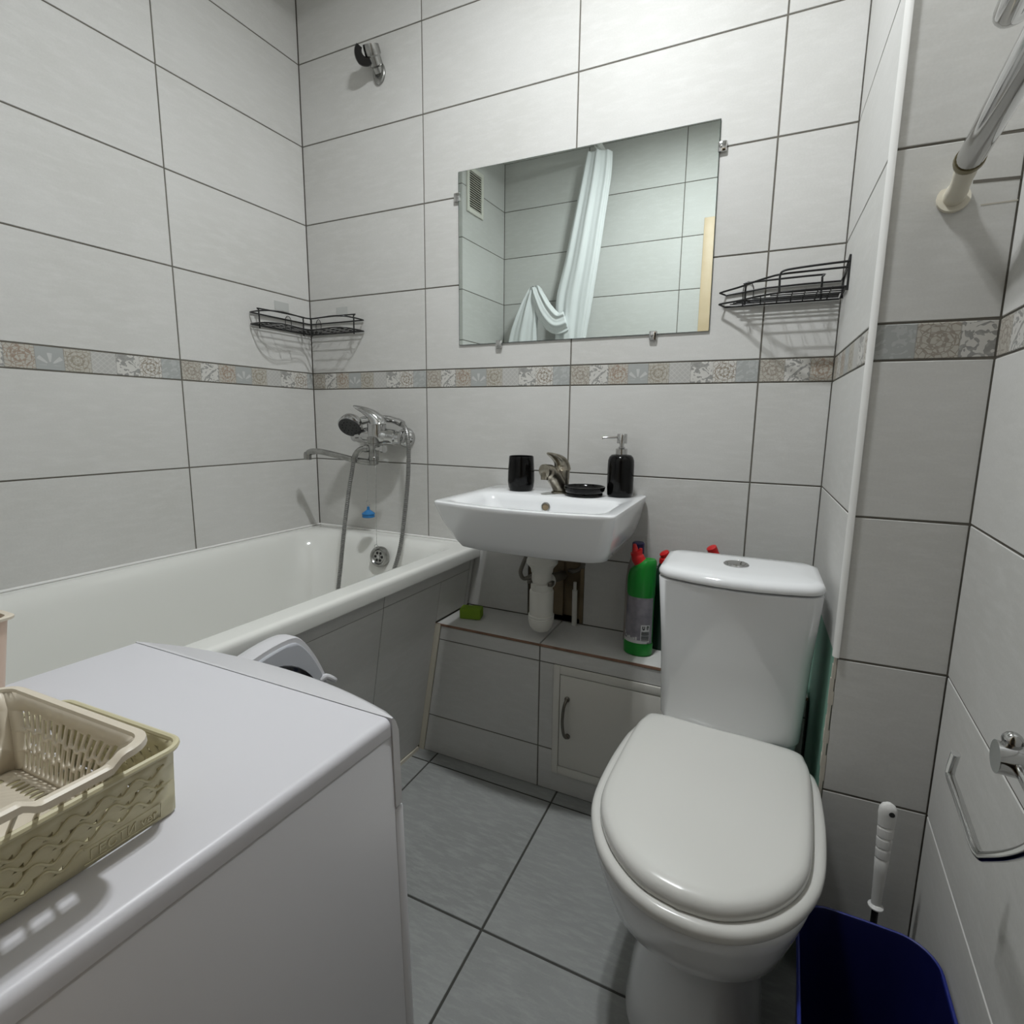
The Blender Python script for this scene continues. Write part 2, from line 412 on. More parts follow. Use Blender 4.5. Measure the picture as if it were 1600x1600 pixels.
# ---- left wall
left = thing('wall_left', 'left wall of light grey tiles above the bathtub', 'wall', kind='structure')
LU = Vector((AL, 1, 0)).normalized()
ML = frame(LU*-1.40, LU, (0,0,1))
mb = MB(); mb.box((-0.1, 0.0016, 0), (1.40, 0.1, ZC), ML); obj('backing', mb, GROUT, left, smooth=False)
tile_wall(left, ML, [0, 1.40-0.9563, 1.40-0.4654, 1.40], ZG[4:] if False else [0.6455]+ZG[4:])

# ---- boxed shaft in the near left corner, seen in the mirror, with the vent
shaft = thing('wall_shaft', 'boxed ventilation shaft in the corner above the bath end', 'wall', kind='structure')
SX = lambda y: -0.0128-0.07128*y
p0, p1 = Vector((SX(-1.393), -1.393, 0)), Vector((SX(-0.975), -0.975, 0))
U = (p1-p0); ln = U.length; MS = frame(p0, U, (0,0,1))
mb = MB(); mb.prism([(-0.10,-1.393,0.668), (p0.x-0.0016,-1.393,0.668), (p1.x-0.0016,-0.9766,0.668), (AL*-0.975-0.004,-0.9766,0.668)], (0,0,ZC-0.668)); obj('backing', mb, GROUT, shaft, smooth=False)
tile_wall(shaft, MS, [0, ln], [0.668]+ZG[4:])
MS2 = frame(p1, (-1,0,0), (0,0,1)); tile_wall(shaft, MS2, [0, p1.x+0.046], [0.668]+ZG[4:])

# ---- right side: boxed riser (pillar) and right wall
pil = thing('wall_pillar', 'boxed pipe riser of grey tiles beside the toilet', 'wall', kind='structure')
XR, YD, XW = 1.6312, -0.4451, 1.7888
YC = YD+0.0352*(XW-XR)
mb = MB(); mb.prism([(XR+0.0016, 0.0, 0.0), (XR+0.0016, YD+0.0026, 0.0), (XW+0.05, YC+0.0036, 0.0), (XW+0.05, 0.0, 0.0)], (0,0,0.6455)); obj('plaster_board', mb, GREEN_BOARD, pil, smooth=False, label='bare green plasterboard low on the side')
mb = MB(); mb.prism([(XR+0.0016, 0.0, 0.6455), (XR+0.0016, YD+0.0016, 0.6455), (XW+0.05, YC+0.0016, 0.6455), (XW+0.05, 0.0, 0.6455)], (0,0,ZC-0.6455)); obj('backing', mb, GROUT, pil, smooth=False)
mb = MB(); mb.prism([(XR+0.003, YD+0.0012, 0.0), (XW+0.05, YC+0.0012+0.0352*0.05, 0.0), (XW+0.05, YC+0.006, 0.0), (XR+0.003, YD+0.006, 0.0)], (0,0,0.6455)); obj('grout', mb, GROUT, pil, smooth=False)
mb = MB(); jg = random.Random(3)
for i in range(26):
    z = 0.02+i*0.0245
    mb.box((XR-0.0012-jg.random()*0.003, YD-0.0006, z), (XR+0.0012+jg.random()*0.0026, YD+0.004+jg.random()*0.006, z+0.0246))
obj('chipped_edge', mb, PLASTER, pil, smooth=False, label='chipped pale edge of the cut tiles')
MPS = frame((XR, 0, 0), (0,-1,0), (0,0,1)); tile_wall(pil, MPS, [0, -YD], ZG[3:])
MPF = frame((XR+0.002, YD, 0), (1, 0.0352, 0), (0,0,1)); tile_wall(pil, MPF, [0, 0.1562], [0.0]+ZG[1:], u_first=8.0)
for xa, za, zb, hh in ((1.7335, 1.3925, 1.3905, 0.0022), (1.7460, 1.3600, 1.3610, 0.0009)):
    yy = lambda x: YD+0.0352*(x-XR)-0.0004
    mb = MB(); mb.prism([(xa, yy(xa), za-hh), (1.7880, yy(1.788), zb-hh), (1.7880, yy(1.788), zb+hh), (xa, yy(xa), za+hh)], (0, 0.002, 0)); obj('cut_joint', mb, GROUT if hh > 0.001 else PLASTER, pil, smooth=False)
right = thing('wall_right', 'right wall of light grey tiles with the towel rail and paper holder', 'wall', kind='structure')
AR = 0.07246
RU = Vector((-AR, -1, 0)).normalized(); MR = frame((XW, YC, 0), RU, (0,0,1))
mb = MB(); mb.box((-0.05, 0.0016, 0), (0.985, 0.1, ZC), MR); obj('backing', mb, GROUT, right, smooth=False)
tile_wall(right, MR, [0, 0.491, 0.957], [0.0]+ZG[1:])

# ---- door wall with the opening the photograph was taken from
YW = -1.393
doorw = thing('wall_door', 'near wall of light tiles around the doorway', 'wall', kind='structure')
DX0, DX1, DZ = 1.235, 1.690, 1.96
XEND = XW+AR*(YW-YD)
mb = MB()
for lo, hi in (((-0.12, YW-0.11, 0), (DX0, YW-0.0016, ZC)), ((DX1, YW-0.11, 0), (1.95, YW-0.0016, ZC)), ((DX0, YW-0.11, DZ), (DX1, YW-0.0016, ZC))): mb.box(lo, hi)
obj('backing', mb, GROUT, doorw, smooth=False)
MD = frame((XEND, YW, 0), (-1,0,0), (0,0,1))
cx = lambda x: XEND-x
def door_skip(s0, s1, z0, z1):
    a0, a1 = cx(DX1), cx(DX0)
    if s1 <= a0+1e-4 or s0 >= a1-1e-4: return [(s0, s1, z0, z1)]
    if z1 <= DZ: return []
    return [(s0, s1, max(z0, DZ), z1)]
tile_wall(doorw, MD, [0, cx(DX1), cx(DX0), cx(1.067), cx(0.576), cx(0.0863)], [0.0]+ZG[1:], door_skip)
casing = thing('door_1', 'beige wooden door casing around the doorway', 'door frame', (DX0, YW, 0), kind='structure')
mb = MB(); mb.box((1.169, YW+0.0005, 0), (1.237, YW+0.014, 2.0236), ch=0.003); obj('side_casing', mb, WOOD, casing)
mb = MB(); mb.box((DX1-0.002, YW+0.0005, 0), (XEND-0.002, YW+0.014, 2.0236), ch=0.003); obj('side_casing', mb, WOOD, casing)
mb = MB(); mb.box((1.237, YW+0.0005, 1.956), (DX1-0.002, YW+0.014, 2.0236), ch=0.003); obj('head_casing', mb, WOOD, casing)
mb = MB(); mb.box((DX0, YW-0.12, 0), (DX0+0.012, YW, DZ)); obj('jamb', mb, WOOD, casing, smooth=False)
mb = MB(); mb.box((DX1-0.012, YW-0.12, 0), (DX1, YW, DZ)); obj('jamb', mb, WOOD, casing, smooth=False)
mb = MB(); mb.box((DX0+0.012, YW-0.12, DZ-0.012), (DX1-0.012, YW, DZ)); obj('head_jamb', mb, WOOD, casing, smooth=False)
# hall beyond the doorway
hall = thing('wall_hall', 'plain hall walls beyond the doorway', 'wall', kind='structure')
mb = MB(); mb.box((0.2, -2.80, 0), (2.8, -2.70, ZC)); mb.box((0.1, -2.80, 0), (0.2, YW-0.11, ZC)); mb.box((2.8, -2.80, 0), (2.9, YW-0.11, ZC)); mb.box((1.95, YW-0.11, 0), (2.8, YW-0.03, ZC))
obj('hall_partition', mb, HALL, hall, smooth=False)

# ---- floor
floor = thing('floor', 'grey slate-look tile floor laid square to the walls', 'floor', kind='structure')
mb = MB(); mb.box((-0.15, YW-0.06, -0.1), (1.95, 0.12, -0.0016)); obj('screed', mb, GROUT_F, floor, smooth=False)
mb = MB(); mb.box((0.1, -2.8, -0.1), (2.9, YW-0.06, -0.001)); obj('hall_flooring', mb, HALLF, floor, smooth=False)
GF = 0.0026
FX, FY, FS = 0.6343, -0.2248, 0.4017
fx = [0.2, FX, FX+FS, FX+2*FS, 1.80]; fy = [YW-0.02, FY-2*FS, FY-FS, FY, -0.05]
MF = Matrix(((1,0,0,0),(0,0,1,0),(0,-1,0,0),(0,0,0,1)))   # tile face up
for i in range(len(fx)-1):
    for j in range(len(fy)-1):
        me = tile_mesh(fx[i+1]-fx[i]-2*GF, fy[j+1]-fy[j]-2*GF, False).copy(); me.materials[0] = FLOOR_TILE
        o = bpy.data.objects.new('tile', me); COL.objects.link(o); o.parent = floor
        # local x->x, z->y, y(depth)->-z
        o.matrix_local = Matrix(((1,0,0,fx[i]+GF),(0,0,1,fy[j]+GF),(0,-1,0,0),(0,0,0,1)))

# ---- ceiling
ceil = MB().box((-0.15, -2.8, ZC), (2.9, 0.15, ZC+0.1)); ceil = obj('ceiling', ceil, PAINT, smooth=False); setp(ceil, 'plain white painted ceiling', 'ceiling', kind='structure')

# ---- tiled ledge (boxed pipes) with the white hatch
ledge = thing('wall_ledge', 'low tiled ledge boxing in pipes under the basin', 'ledge', kind='structure')
YL, ZL = -0.18, 0.436
LX = lambda z: 0.5652+0.16*z
mb = MB(); mb.prism([(LX(0)+0.004, YL+0.0016, 0), (XR-0.002, YL+0.0016, 0), (XR-0.002, YL+0.0016, 0.4285), (LX(0.4285)+0.004, YL+0.0016, 0.4285)], (0, 0.16, 0)); obj('backing', mb, GROUT, ledge, smooth=False)
def poly_tile(parent, pts, nrm, mtl=WALL_TILE, name='tile', th=TH):
    """tile cut to any outline (3D points, anticlockwise seen from the face)"""
    P = [Vector(p) for p in pts]; c = sum(P, Vector())/len(P); n = Vector(nrm).normalized()
    mbt = MB(); inn = [p+(c-p).normalized()*0.0012 for p in P]
    mbt.loft([[p-n*th for p in P], [p-n*0.0009 for p in P], inn])
    return obj(name, mbt, mtl, parent, smooth=False)
def ledge_face(x0, x1, z0, z1):
    a = LX(z0)+0.020 if x0 is None else x0+G; b = LX(z1)+0.020 if x0 is None else x0+G
    poly_tile(ledge, [(a, YL, z0+G), (x1-G, YL, z0+G), (x1-G, YL, z1-G), (b, YL, z1-G)], (0,-1,0))
HAX0, HAX1, HAZ0, HAZ1 = 1.0194, 1.432, 0.062, 0.3845
for z0, z1 in ((0.0, 0.1275), (0.1275, 0.3845), (0.3845, 0.4285)):
    ledge_face(None, 0.9755, z0, z1)
ledge_face(0.9755, 1.4665, 0.3845, 0.4285); ledge_face(1.4665, 1.628, 0.3845, 0.4285)
ledge_face(0.9755, HAX0, 0.1275, 0.3845); ledge_face(HAX1, 1.628, 0.1275, 0.3845)
poly_tile(ledge, [(0.9755+G, YL, 0.002), (1.4665-G, YL, 0.002), (1.4665-G, YL, HAZ0-G), (HAX0-G, YL, HAZ0-G), (HAX0-G, YL, 0.1275-G), (0.9755+G, YL, 0.1275-G)], (0,-1,0))
poly_tile(ledge, [(1.4665+G, YL, 0.002), (1.628, YL, 0.002), (1.628, YL, 0.1275-G), (1.4665+G, YL, 0.1275-G)], (0,-1,0))
for x0, x1 in ((None, 0.9755), (0.9755, 1.4665), (1.4665, 1.6300)):
    a, a2 = (0.6385, 0.6475) if x0 is None else (x0+G, x0+G)
    poly_tile(ledge, [(a, YL, ZL), (x1-G, YL, ZL), (x1-G, -0.001, ZL), (a2, -0.001, ZL)], (0,0,1), th=0.0065)
mb = MB(); mb.box((LX(0.432), YL-0.0022, 0.4287), (1.6285, YL-0.0003, 0.4352)); obj('raw_edge', mb, RAW_EDGE, ledge, smooth=False, label='unglazed brown edge of the ledge tiles')
# hatch in the ledge
hatch = thing('service_hatch', 'small white access hatch with a curved handle in the tiled ledge', 'cabinet door', (HAX0, YL, HAZ0))
fw = 0.0186
for lo, hi in (((HAX0, YL-0.006, HAZ0), (HAX0+fw, YL+0.001, HAZ1)), ((HAX1-fw, YL-0.006, HAZ0), (HAX1, YL+0.001, HAZ1)), ((HAX0+fw, YL-0.006, HAZ1-fw-0.004), (HAX1-fw, YL+0.001, HAZ1)), ((HAX0+fw, YL-0.006, HAZ0), (HAX1-fw, YL+0.001, HAZ0+fw+0.006))):
    obj('frame_bar', MB().box(lo, hi, ch=0.0015), CABW, hatch)
leaf = obj('door', MB().box((HAX0+fw+0.0015, YL-0.0055, HAZ0+fw+0.008), (HAX1-fw-0.0015, YL-0.0005, HAZ1-fw-0.006), ch=0.001), CABW, hatch)
hp = catmull([(1.0615, YL-0.006, 0.2936), (1.0610, YL-0.017, 0.2915), (1.0585, YL-0.0265, 0.275), (1.0570, YL-0.030, 0.238), (1.0600, YL-0.0265, 0.203), (1.0640, YL-0.017, 0.1865), (1.0650, YL-0.006, 0.1845)], 5)
mb = MB(); mb.tube(hp, [0.0052]*4+[0.0042]*(len(hp)-8)+[0.0052]*4, 10)
for p in (hp[0], hp[-1]): mb.lathe([(0.0075, -0.001), (0.0075, 0.003), (0.005, 0.005)], frame(p, (1,0,0), (0,-1,0)), 14)
obj('handle', mb, HANDLE, hatch, label='grey metal bow handle')
# trims
t1 = MB(); 
seg = [(XR-0.0035, YD-0.0035), ]
ring = lambda z: [Vector((XR+0.004+0.0085*math.cos(a), YD+0.004+0.0085*math.sin(a), z)) for a in [PI*0.97+i*(PI*0.56)/8 for i in range(9)]]+[Vector((XR+0.006, YD+0.002, z)), Vector((XR+0.002, YD+0.006, z))]
t1.loft([ring(0.648), ring(ZC)]); t1 = obj('trim_1', t1, WHITE_PVC); setp(t1, 'white rounded corner strip running up the pipe riser edge', 'trim', kind='structure')
t2 = MB(); t2.prism([(LX(0), YL-0.003, 0), (LX(0)+0.0185, YL-0.003, 0), (LX(0.434)+0.0185, YL-0.003, 0.434), (LX(0.434), YL-0.003, 0.434)], (0, 0.006, 0)); t2 = obj('trim_2', t2, CREAM_PVC, smooth=False); setp(t2, 'slanting cream strip where the ledge meets the bath panel', 'trim', kind='structure')

# ------------------------------------------------------------------ bathtub and its tiled panel
tub = thing('bathtub', 'long white enamelled bathtub along the left wall', 'bathtub', (0.0, -1.38, 0))
def sk(x, y, z): return (x + AL*y, y, z)       # follows the left wall
def tring(x0, x1, y0, y1, r, z, n=7): return [sk(p.x, p.y, z) for p in rrect(x0, x1, y0, y1, r, n)]
RZ = 0.647
rings = [tring(0.012, 0.690, -1.375, -0.003, 0.010, 0.609), tring(0.0055, 0.6940, -1.380, -0.003, 0.012, 0.609), tring(0.005, 0.6945, -1.381, -0.002, 0.012, 0.611), tring(0.005, 0.6945, -1.381, -0.002, 0.012, 0.634), tring(0.0052, 0.6936, -1.380, -0.0023, 0.012, 0.640), tring(0.0060, 0.6905, -1.379, -0.003, 0.012, 0.6444), tring(0.0075, 0.6865, -1.377, -0.004, 0.012, RZ-0.0005),
         tring(0.010, 0.6815, -1.371, -0.007, 0.014, RZ), tring(0.0115, 0.6785, -1.369, -0.009, 0.016, RZ), tring(0.026, 0.641, -1.352, -0.040, 0.05, RZ), tring(0.030, 0.636, -1.345, -0.046, 0.06, RZ-0.0006), tring(0.037, 0.629, -1.335, -0.054, 0.072, RZ-0.003), tring(0.043, 0.6225, -1.325, -0.064, 0.085, RZ-0.009), tring(0.051, 0.615, -1.315, -0.075, 0.10, RZ-0.022), tring(0.060, 0.6065, -1.30, -0.086, 0.115, RZ-0.05),
         tring(0.085, 0.585, -1.26, -0.118, 0.13, 0.50), tring(0.105, 0.565, -1.20, -0.142, 0.14, 0.38), tring(0.13, 0.535, -1.12, -0.168, 0.14, 0.30), tring(0.17, 0.49, -1.04, -0.21, 0.13, 0.272), tring(0.25, 0.42, -0.9, -0.32, 0.08, 0.262)]
mb = MB(); mb.loft(rings, cap0=False)
shell = obj('tub_shell', mb, ENAMEL, tub, ang=0.7)
mb = MB(); mb.tube([sk(0.0035, -1.0, RZ+0.002), sk(0.0035, -0.0035, RZ+0.002), (0.692, -0.0035, RZ+0.002)], 0.0042, 8); obj('sealant_bead', mb, WHITE_PVC, tub, label='white sealant line along the walls')
# overflow on the end wall
on = Vector((0, -1, 0.16)).normalized(); oc = Vector((0.366, -0.1075, 0.5905)); MO = frame(oc, (1,0,0), on)
# frame() puts V on local z, so the lathe axis points into the bath
mb = MB(); mb.lathe([(0.034, -0.010), (0.0345, 0.003), (0.032, 0.0075), (0.026, 0.008), (0.0225, 0.004), (0.0221, 0.0032), (0.0008, 0.0032)], MO, 36); ov = obj('overflow', mb, DULL, tub, label='round chrome overflow grille')
mb = MB()
for i in range(6):
    a = i*PI/3; mb.lathe([(0.0046, 0.003), (0.0046, 0.0038), (0.0003, 0.0039)], MO @ Matrix.Translation((0.0135*math.cos(a), 0.0135*math.sin(a), 0)), 12)
obj('grille_hole', mb, RUBBER, ov)
mb = MB(); mb.lathe([(0.006, 0.003), (0.006, 0.0055), (0.003, 0.0065), (0.0003, 0.0065)], MO, 16); obj('screw', mb, CHROME, ov)

panel = thing('bath_apron', 'tiled slanting panel closing in the bath side', 'panel', (0.575, -0.9, 0))
pn = Vector((1, -0.05, -0.16)).normalized()
PX = lambda y, z: 0.575+0.05*y+0.16*z
def pp(y, z, o=0): return Vector((PX(y, z), y, z)) + pn*o
mb = MB(); mb.loft([[pp(-1.385, 0.0, -0.0016), pp(-0.006, 0.0, -0.0016), pp(-0.006, 0.606, -0.0016), pp(-1.385, 0.606, -0.0016)], [pp(-1.385, 0.0, -0.03), pp(-0.006, 0.0, -0.03), pp(-0.006, 0.606, -0.03), pp(-1.385, 0.606, -0.03)]]); obj('backing', mb, GROUT, panel, smooth=False)
def ptile(y0, y1, z0, z1): poly_tile(panel, [pp(y0+G*0.6, z0+G*0.6), pp(y1-G*0.6, z0+G*0.6), pp(y1-G*0.6, z1-G*0.6), pp(y0+G*0.6, z1-G*0.6)], pn)
yj = [-1.385, -1.18, -0.93, -0.68, -0.43, -0.182]
for a, b in zip(yj, yj[1:]): ptile(a, b, 0.012, 0.566)
ptile(-0.182, -0.028, 0.4378, 0.566); ptile(-0.028, -0.007, 0.4378, 0.600)
for a, b in ((-1.385, -0.93), (-0.93, -0.43), (-0.43, -0.028)): ptile(a, b, 0.566, 0.600)
mb = MB(); mb.loft([[pp(-1.38, 0.0, 0.006), pp(-0.19, 0.0, 0.006), pp(-0.19, 0.011, 0.004), pp(-1.38, 0.011, 0.004)], [pp(-1.38, 0.0, -0.002), pp(-0.19, 0.0, -0.002), pp(-0.19, 0.011, -0.002), pp(-1.38, 0.011, -0.002)]]); obj('foot_strip', mb, CREAM_PVC, panel, smooth=False)

# ------------------------------------------------------------------ mirror
mir = thing('wall_mirror', 'frameless rectangular mirror held by small chrome clips above the basin', 'mirror', (0.98, 0, 1.27))
mb = MB(); vs_ = [(0.6160,-0.0045,1.2725), (1.3485,-0.0045,1.2745), (1.3440,-0.0045,1.7645), (0.6152,-0.0045,1.7685)]
mb.prism(vs_, (0, 0.003, 0)); obj('glass_edge', mb, MIRROR_EDGE, mir, smooth=False)
mb = MB(); c_ = Vector((0.98, -0.0048, 1.52)); mb.prism([Vector(p)+(c_-Vector(p)).normalized()*0.0015+Vector((0,-0.0003,0)) for p in vs_], (0, 0.0006, 0)); obj('mirror_face', mb, MIRROR, mir, smooth=False)
for x, z, s in ((0.6115, 1.699, 1), (1.3515, 1.701, 1), (0.7545, 1.2690, 0), (1.2090, 1.2705, 0)):
    mb = MB(); mb.box((x-0.010, -0.0095, z-0.012), (x+0.010, -0.0005, z+0.012), ch=0.0025); mb.sphere((x+(0.004 if x < 0.9 else -0.003), -0.0095, z), 0.0042, 10, 6, (1,0.5,1)); obj('clip', mb, CHROME, mir)

# ------------------------------------------------------------------ washbasin
BX0, BX1, ZB = 0.7535, 1.2165, 0.8455
bas = thing('washbasin', 'white ceramic wall-hung washbasin with a squared bowl', 'basin', (0.985, -0.2, 0.72))
def br(x0, x1, y0, y1, r, z, bow): return rrect(x0, x1, y0, y1, r, 6, bow, z)
rings = [br(0.862, 1.130, -0.275, -0.012, 0.05, 0.7165, 0.01), br(0.818, 1.166, -0.308, -0.006, 0.040, 0.7180, 0.012), br(0.797, 1.184, -0.326, -0.003, 0.034, 0.7260, 0.016),
         br(0.784, 1.194, -0.340, -0.002, 0.028, 0.750, 0.022), br(0.766, 1.206, -0.358, -0.002, 0.024, 0.795, 0.028), br(BX0+0.002, BX1-0.003, -0.371, -0.002, 0.022, 0.832, 0.032), br(BX0, BX1, -0.373, -0.002, 0.020, 0.8405, 0.032), br(BX0+0.001, BX1-0.001, -0.372, -0.003, 0.020, 0.844, 0.032), br(BX0+0.005, BX1-0.005, -0.368, -0.006, 0.018, ZB, 0.032),
         br(BX0+0.028, BX1-0.028, -0.352, -0.150, 0.028, ZB-0.0005, 0.026), br(BX0+0.040, BX1-0.036, -0.348, -0.157, 0.030, ZB-0.004, 0.025), br(BX0+0.055, BX1-0.044, -0.340, -0.163, 0.030, ZB-0.02, 0.022), br(0.838, 1.145, -0.315, -0.170, 0.04, 0.768, 0.015), br(0.865, 1.115, -0.29, -0.185, 0.04, 0.745, 0.01), br(0.95, 1.02, -0.25, -0.21, 0.02, 0.738, 0.0)]
mb = MB(); mb.loft(rings); obj('bowl', mb, CERAMIC, bas, ang=0.9)
MO2 = frame((0.9780, -0.1632, 0.8165), (1,0,0), Vector((0,-1,0.12)))
mb = MB(); mb.lathe([(0.0125, -0.006), (0.0125, 0.0035), (0.0098, 0.0042), (0.0088, 0.002), (0.0005, 0.001)], MO2, 24); ovr = obj('overflow_ring', mb, DULL, bas, label='chrome overflow ring')
mb = MB(); mb.lathe([(0.0088, 0.0012), (0.0088, 0.0022), (0.0003, 0.0022)], MO2 @ Matrix.Translation((0,-0.0005,0)), 18); obj('overflow_mouth', mb, DARK, ovr)
mb = MB(); mb.lathe([(0.024, 0.7375), (0.0245, 0.7405), (0.018, 0.7412), (0.0003, 0.7395)], Matrix.Translation((0.985, -0.232, 0)), 24); obj('drain_ring', mb, CHROME, bas)

# bottle trap below the basin
trap = thing('bottle_trap', 'white plastic bottle trap hanging under the washbasin', 'trap', (0.9615, -0.140, 0.452))
TT = Matrix.Translation((0.9615, -0.140, 0))
obj('flange', MB().lathe([(0.041, 0.716), (0.041, 0.668), (0.044, 0.662), (0.044, 0.655), (0.032, 0.640), (0.030, 0.628), (0.004, 0.628)], TT, 32), PIPE, trap)
obj('neck_pipe', MB().lathe([(0.028, 0.640), (0.028, 0.618), (0.0285, 0.617), (0.0285, 0.603), (0.027, 0.602), (0.027, 0.588)], TT, 32), PIPE, trap)
mb = MB(); mb.lathe([(0.029, 0.598), (0.031, 0.597), (0.031, 0.578), (0.033, 0.576), (0.034, 0.572), (0.0335, 0.505), (0.0335, 0.500)], TT, 32); obj('trap_body', mb, PIPE, trap)
obj('trap_cup', MB().lathe([(0.0345, 0.5065), (0.0365, 0.505), (0.0365, 0.500), (0.0355, 0.4985), (0.0365, 0.497), (0.0362, 0.488), (0.032, 0.471), (0.023, 0.459), (0.011, 0.4535), (0.0005, 0.4525)], TT, 32), PIPE, trap)
mb = MB(); mb.tube([(0.9615, -0.128, 0.5925), (0.9660, -0.098, 0.5925)], 0.0235, 18); orng = obj('outlet_nut', mb, PIPE, trap)
mb = MB(); mb.tube([(0.9655, -0.104, 0.5925), (0.967, -0.06, 0.590), (0.962, -0.01, 0.578), (0.956, 0.052, 0.566)], 0.0150, 16); obj('outlet_pipe', mb, mat('shaded_pipe', S(112,106,94), 0.6), trap, label='outlet pipe going back into the recess, shade put into its colour')  # pipe coloured dark to stand for the shade under the basin
for sgn, nm in ((-1, 0), (1, 0)):
    obj('clip_tab', MB().box((0.9615+sgn*0.031-0.006, -0.160, 0.594), (0.9615+sgn*0.031+0.006, -0.135, 0.606), ch=0.002), HANDLE, trap)
# supply hoses and stub pipe
h1 = MB(); h1.tube(catmull([(0.905, -0.09, 0.72), (0.887, -0.075, 0.655), (0.8705, -0.06, 0.625), (0.860, -0.06, 0.592), (0.869, -0.055, 0.572), (0.890, -0.045, 0.580), (0.915, -0.01, 0.592), (0.925, 0.03, 0.595), (0.928, 0.054, 0.597)], 6), 0.0062, 10)
h1 = obj('supply_hose', h1, GREYHOSE, loc=(0.87, -0.06, 0.57)); setp(h1, 'grey water hose looping at the left of the bottle trap', 'hose')
h2 = MB(); h2.tube(catmull([(1.025, -0.09, 0.72), (1.040, -0.05, 0.665), (1.040, -0.01, 0.630), (1.022, 0.022, 0.602), (0.998, 0.035, 0.588), (0.978, 0.054, 0.582)], 6), 0.0072, 10)
h2 = obj('supply_hose', h2, GREYHOSE, loc=(1.03, -0.02, 0.6)); setp(h2, 'grey water hose curving into the recess right of the bottle trap', 'hose')
sp = thing('stub_pipe', 'thin white water pipe rising from the ledge in the recess', 'pipe', (1.0185, -0.012, ZL))
obj('pipe', MB().tube([(1.0195, -0.014, ZL), (1.0180, -0.013, 0.545)], 0.0078, 14), PIPE, sp)
obj('nipple', MB().tube([(1.0180, -0.013, 0.545), (1.0175, -0.012, 0.570)], 0.0048, 12), PIPE, sp)

# ------------------------------------------------------------------ things on the basin
tap = thing('basin_tap', 'lime-stained single-lever tap at the back of the washbasin', 'tap', (0.988, -0.078, ZB))
obj('base_ring', MB().lathe([(0.0260, ZB), (0.0260, ZB+0.004), (0.023, ZB+0.005)], Matrix.Translation((0.988, -0.078, 0)), 24), STAINED, tap)
mb = MB(); mb.lathe([(0.0225, ZB+0.003), (0.0225, ZB+0.030), (0.0235, ZB+0.052), (0.0240, ZB+0.062), (0.0240, ZB+0.0645), (0.021, ZB+0.066)], Matrix.Translation((0.988, -0.076, 0)), 28)
mb.tube(catmull([(0.987, -0.080, ZB+0.012), (0.983, -0.093, ZB+0.032), (0.976, -0.112, ZB+0.052), (0.968, -0.134, ZB+0.064), (0.963, -0.148, ZB+0.0645)], 5), [0.0215]*5+[0.0225]*5+[0.0215]*5+[0.0190]*5+[0.0135], 16)
obj('spout_body', mb, STAINED, tap)
obj('aerator', MB().lathe([(0.0095, 0.0), (0.0105, 0.010), (0.0105, 0.018)], frame((0.9645, -0.1445, ZB+0.041), (1,0,0), (0.05,0.12,1)), 18), STAINED, tap)
lev = [(0.989, -0.074, ZB+0.0655), (0.9885, -0.077, ZB+0.080), (0.984, -0.089, ZB+0.094), (0.975, -0.108, ZB+0.105), (0.9655, -0.128, ZB+0.113)]
lp = catmull(lev, 4); mb = MB(); rr = []
for i, p in enumerate(lp):
    t = i/(len(lp)-1); wdt = 0.0215*(1-t)**0.7+0.004; th = 0.0215*(1-t)**1.15+0.0022
    d = (lp[min(i+1, len(lp)-1)]-lp[max(i-1, 0)]).normalized(); sd = Vector((0.95, 0.3, 0)); sd = (sd-d*sd.dot(d)).normalized(); nn = d.cross(sd)
    rr.append([p+sd*wdt*math.cos(a)+nn*th*math.sin(a) for a in [2*PI*k/16 for k in range(16)]])
mb.loft(rr); obj('lever', mb, STAINED, tap)

def flat_m(x, y, z): return Matrix.Translation((x, y, z))
cup = thing('toothbrush_cup', 'black ceramic cup at the left of the basin tap', 'cup', (0.8690, -0.085, ZB))
obj('cup_body', MB().lathe([(0.030, 0.0), (0.0335, 0.002), (0.0365, 0.010), (0.0385, 0.028), (0.0380, 0.055), (0.0360, 0.085), (0.0352, 0.0975), (0.0343, 0.099), (0.0325, 0.0985), (0.0325, 0.09), (0.034, 0.05), (0.033, 0.012), (0.001, 0.008)], flat_m(0.869, -0.085, ZB), 40), BLACKC, cup)
dish = thing('soap_dish', 'round black ceramic soap dish between tap and dispenser', 'soap dish', (1.0635, -0.098, ZB))
obj('dish_body', MB().lathe([(0.046, 0.0), (0.0495, 0.0015), (0.050, 0.006), (0.049, 0.009), (0.0515, 0.0105), (0.0545, 0.016), (0.0560, 0.0235), (0.0555, 0.0255), (0.0535, 0.0255), (0.050, 0.019), (0.044, 0.0155), (0.001, 0.0145)], flat_m(1.0635, -0.098, ZB), 44), BLACKC, dish)
dis = thing('soap_dispenser', 'black ceramic soap dispenser with a chrome pump at the basin corner', 'dispenser', (1.1525, -0.064, ZB))
DM = flat_m(1.1525, -0.064, ZB)
obj('bottle', MB().lathe([(0.029, 0.0), (0.0325, 0.0015), (0.0345, 0.006), (0.0352, 0.02), (0.0352, 0.085), (0.0345, 0.097), (0.0315, 0.106), (0.026, 0.1115), (0.0165, 0.1135), (0.002, 0.1135)], DM, 44), BLACKC, dis)
pm = obj('pump', MB().lathe([(0.0155, 0.113), (0.0155, 0.1275), (0.0145, 0.1285), (0.0105, 0.1295), (0.009, 0.131), (0.009, 0.133), (0.006, 0.1335), (0.006, 0.142), (0.0135, 0.1425), (0.0135, 0.1660), (0.0125, 0.1675), (0.001, 0.1678)], DM, 32), CHROME, dis, label='chrome pump head')
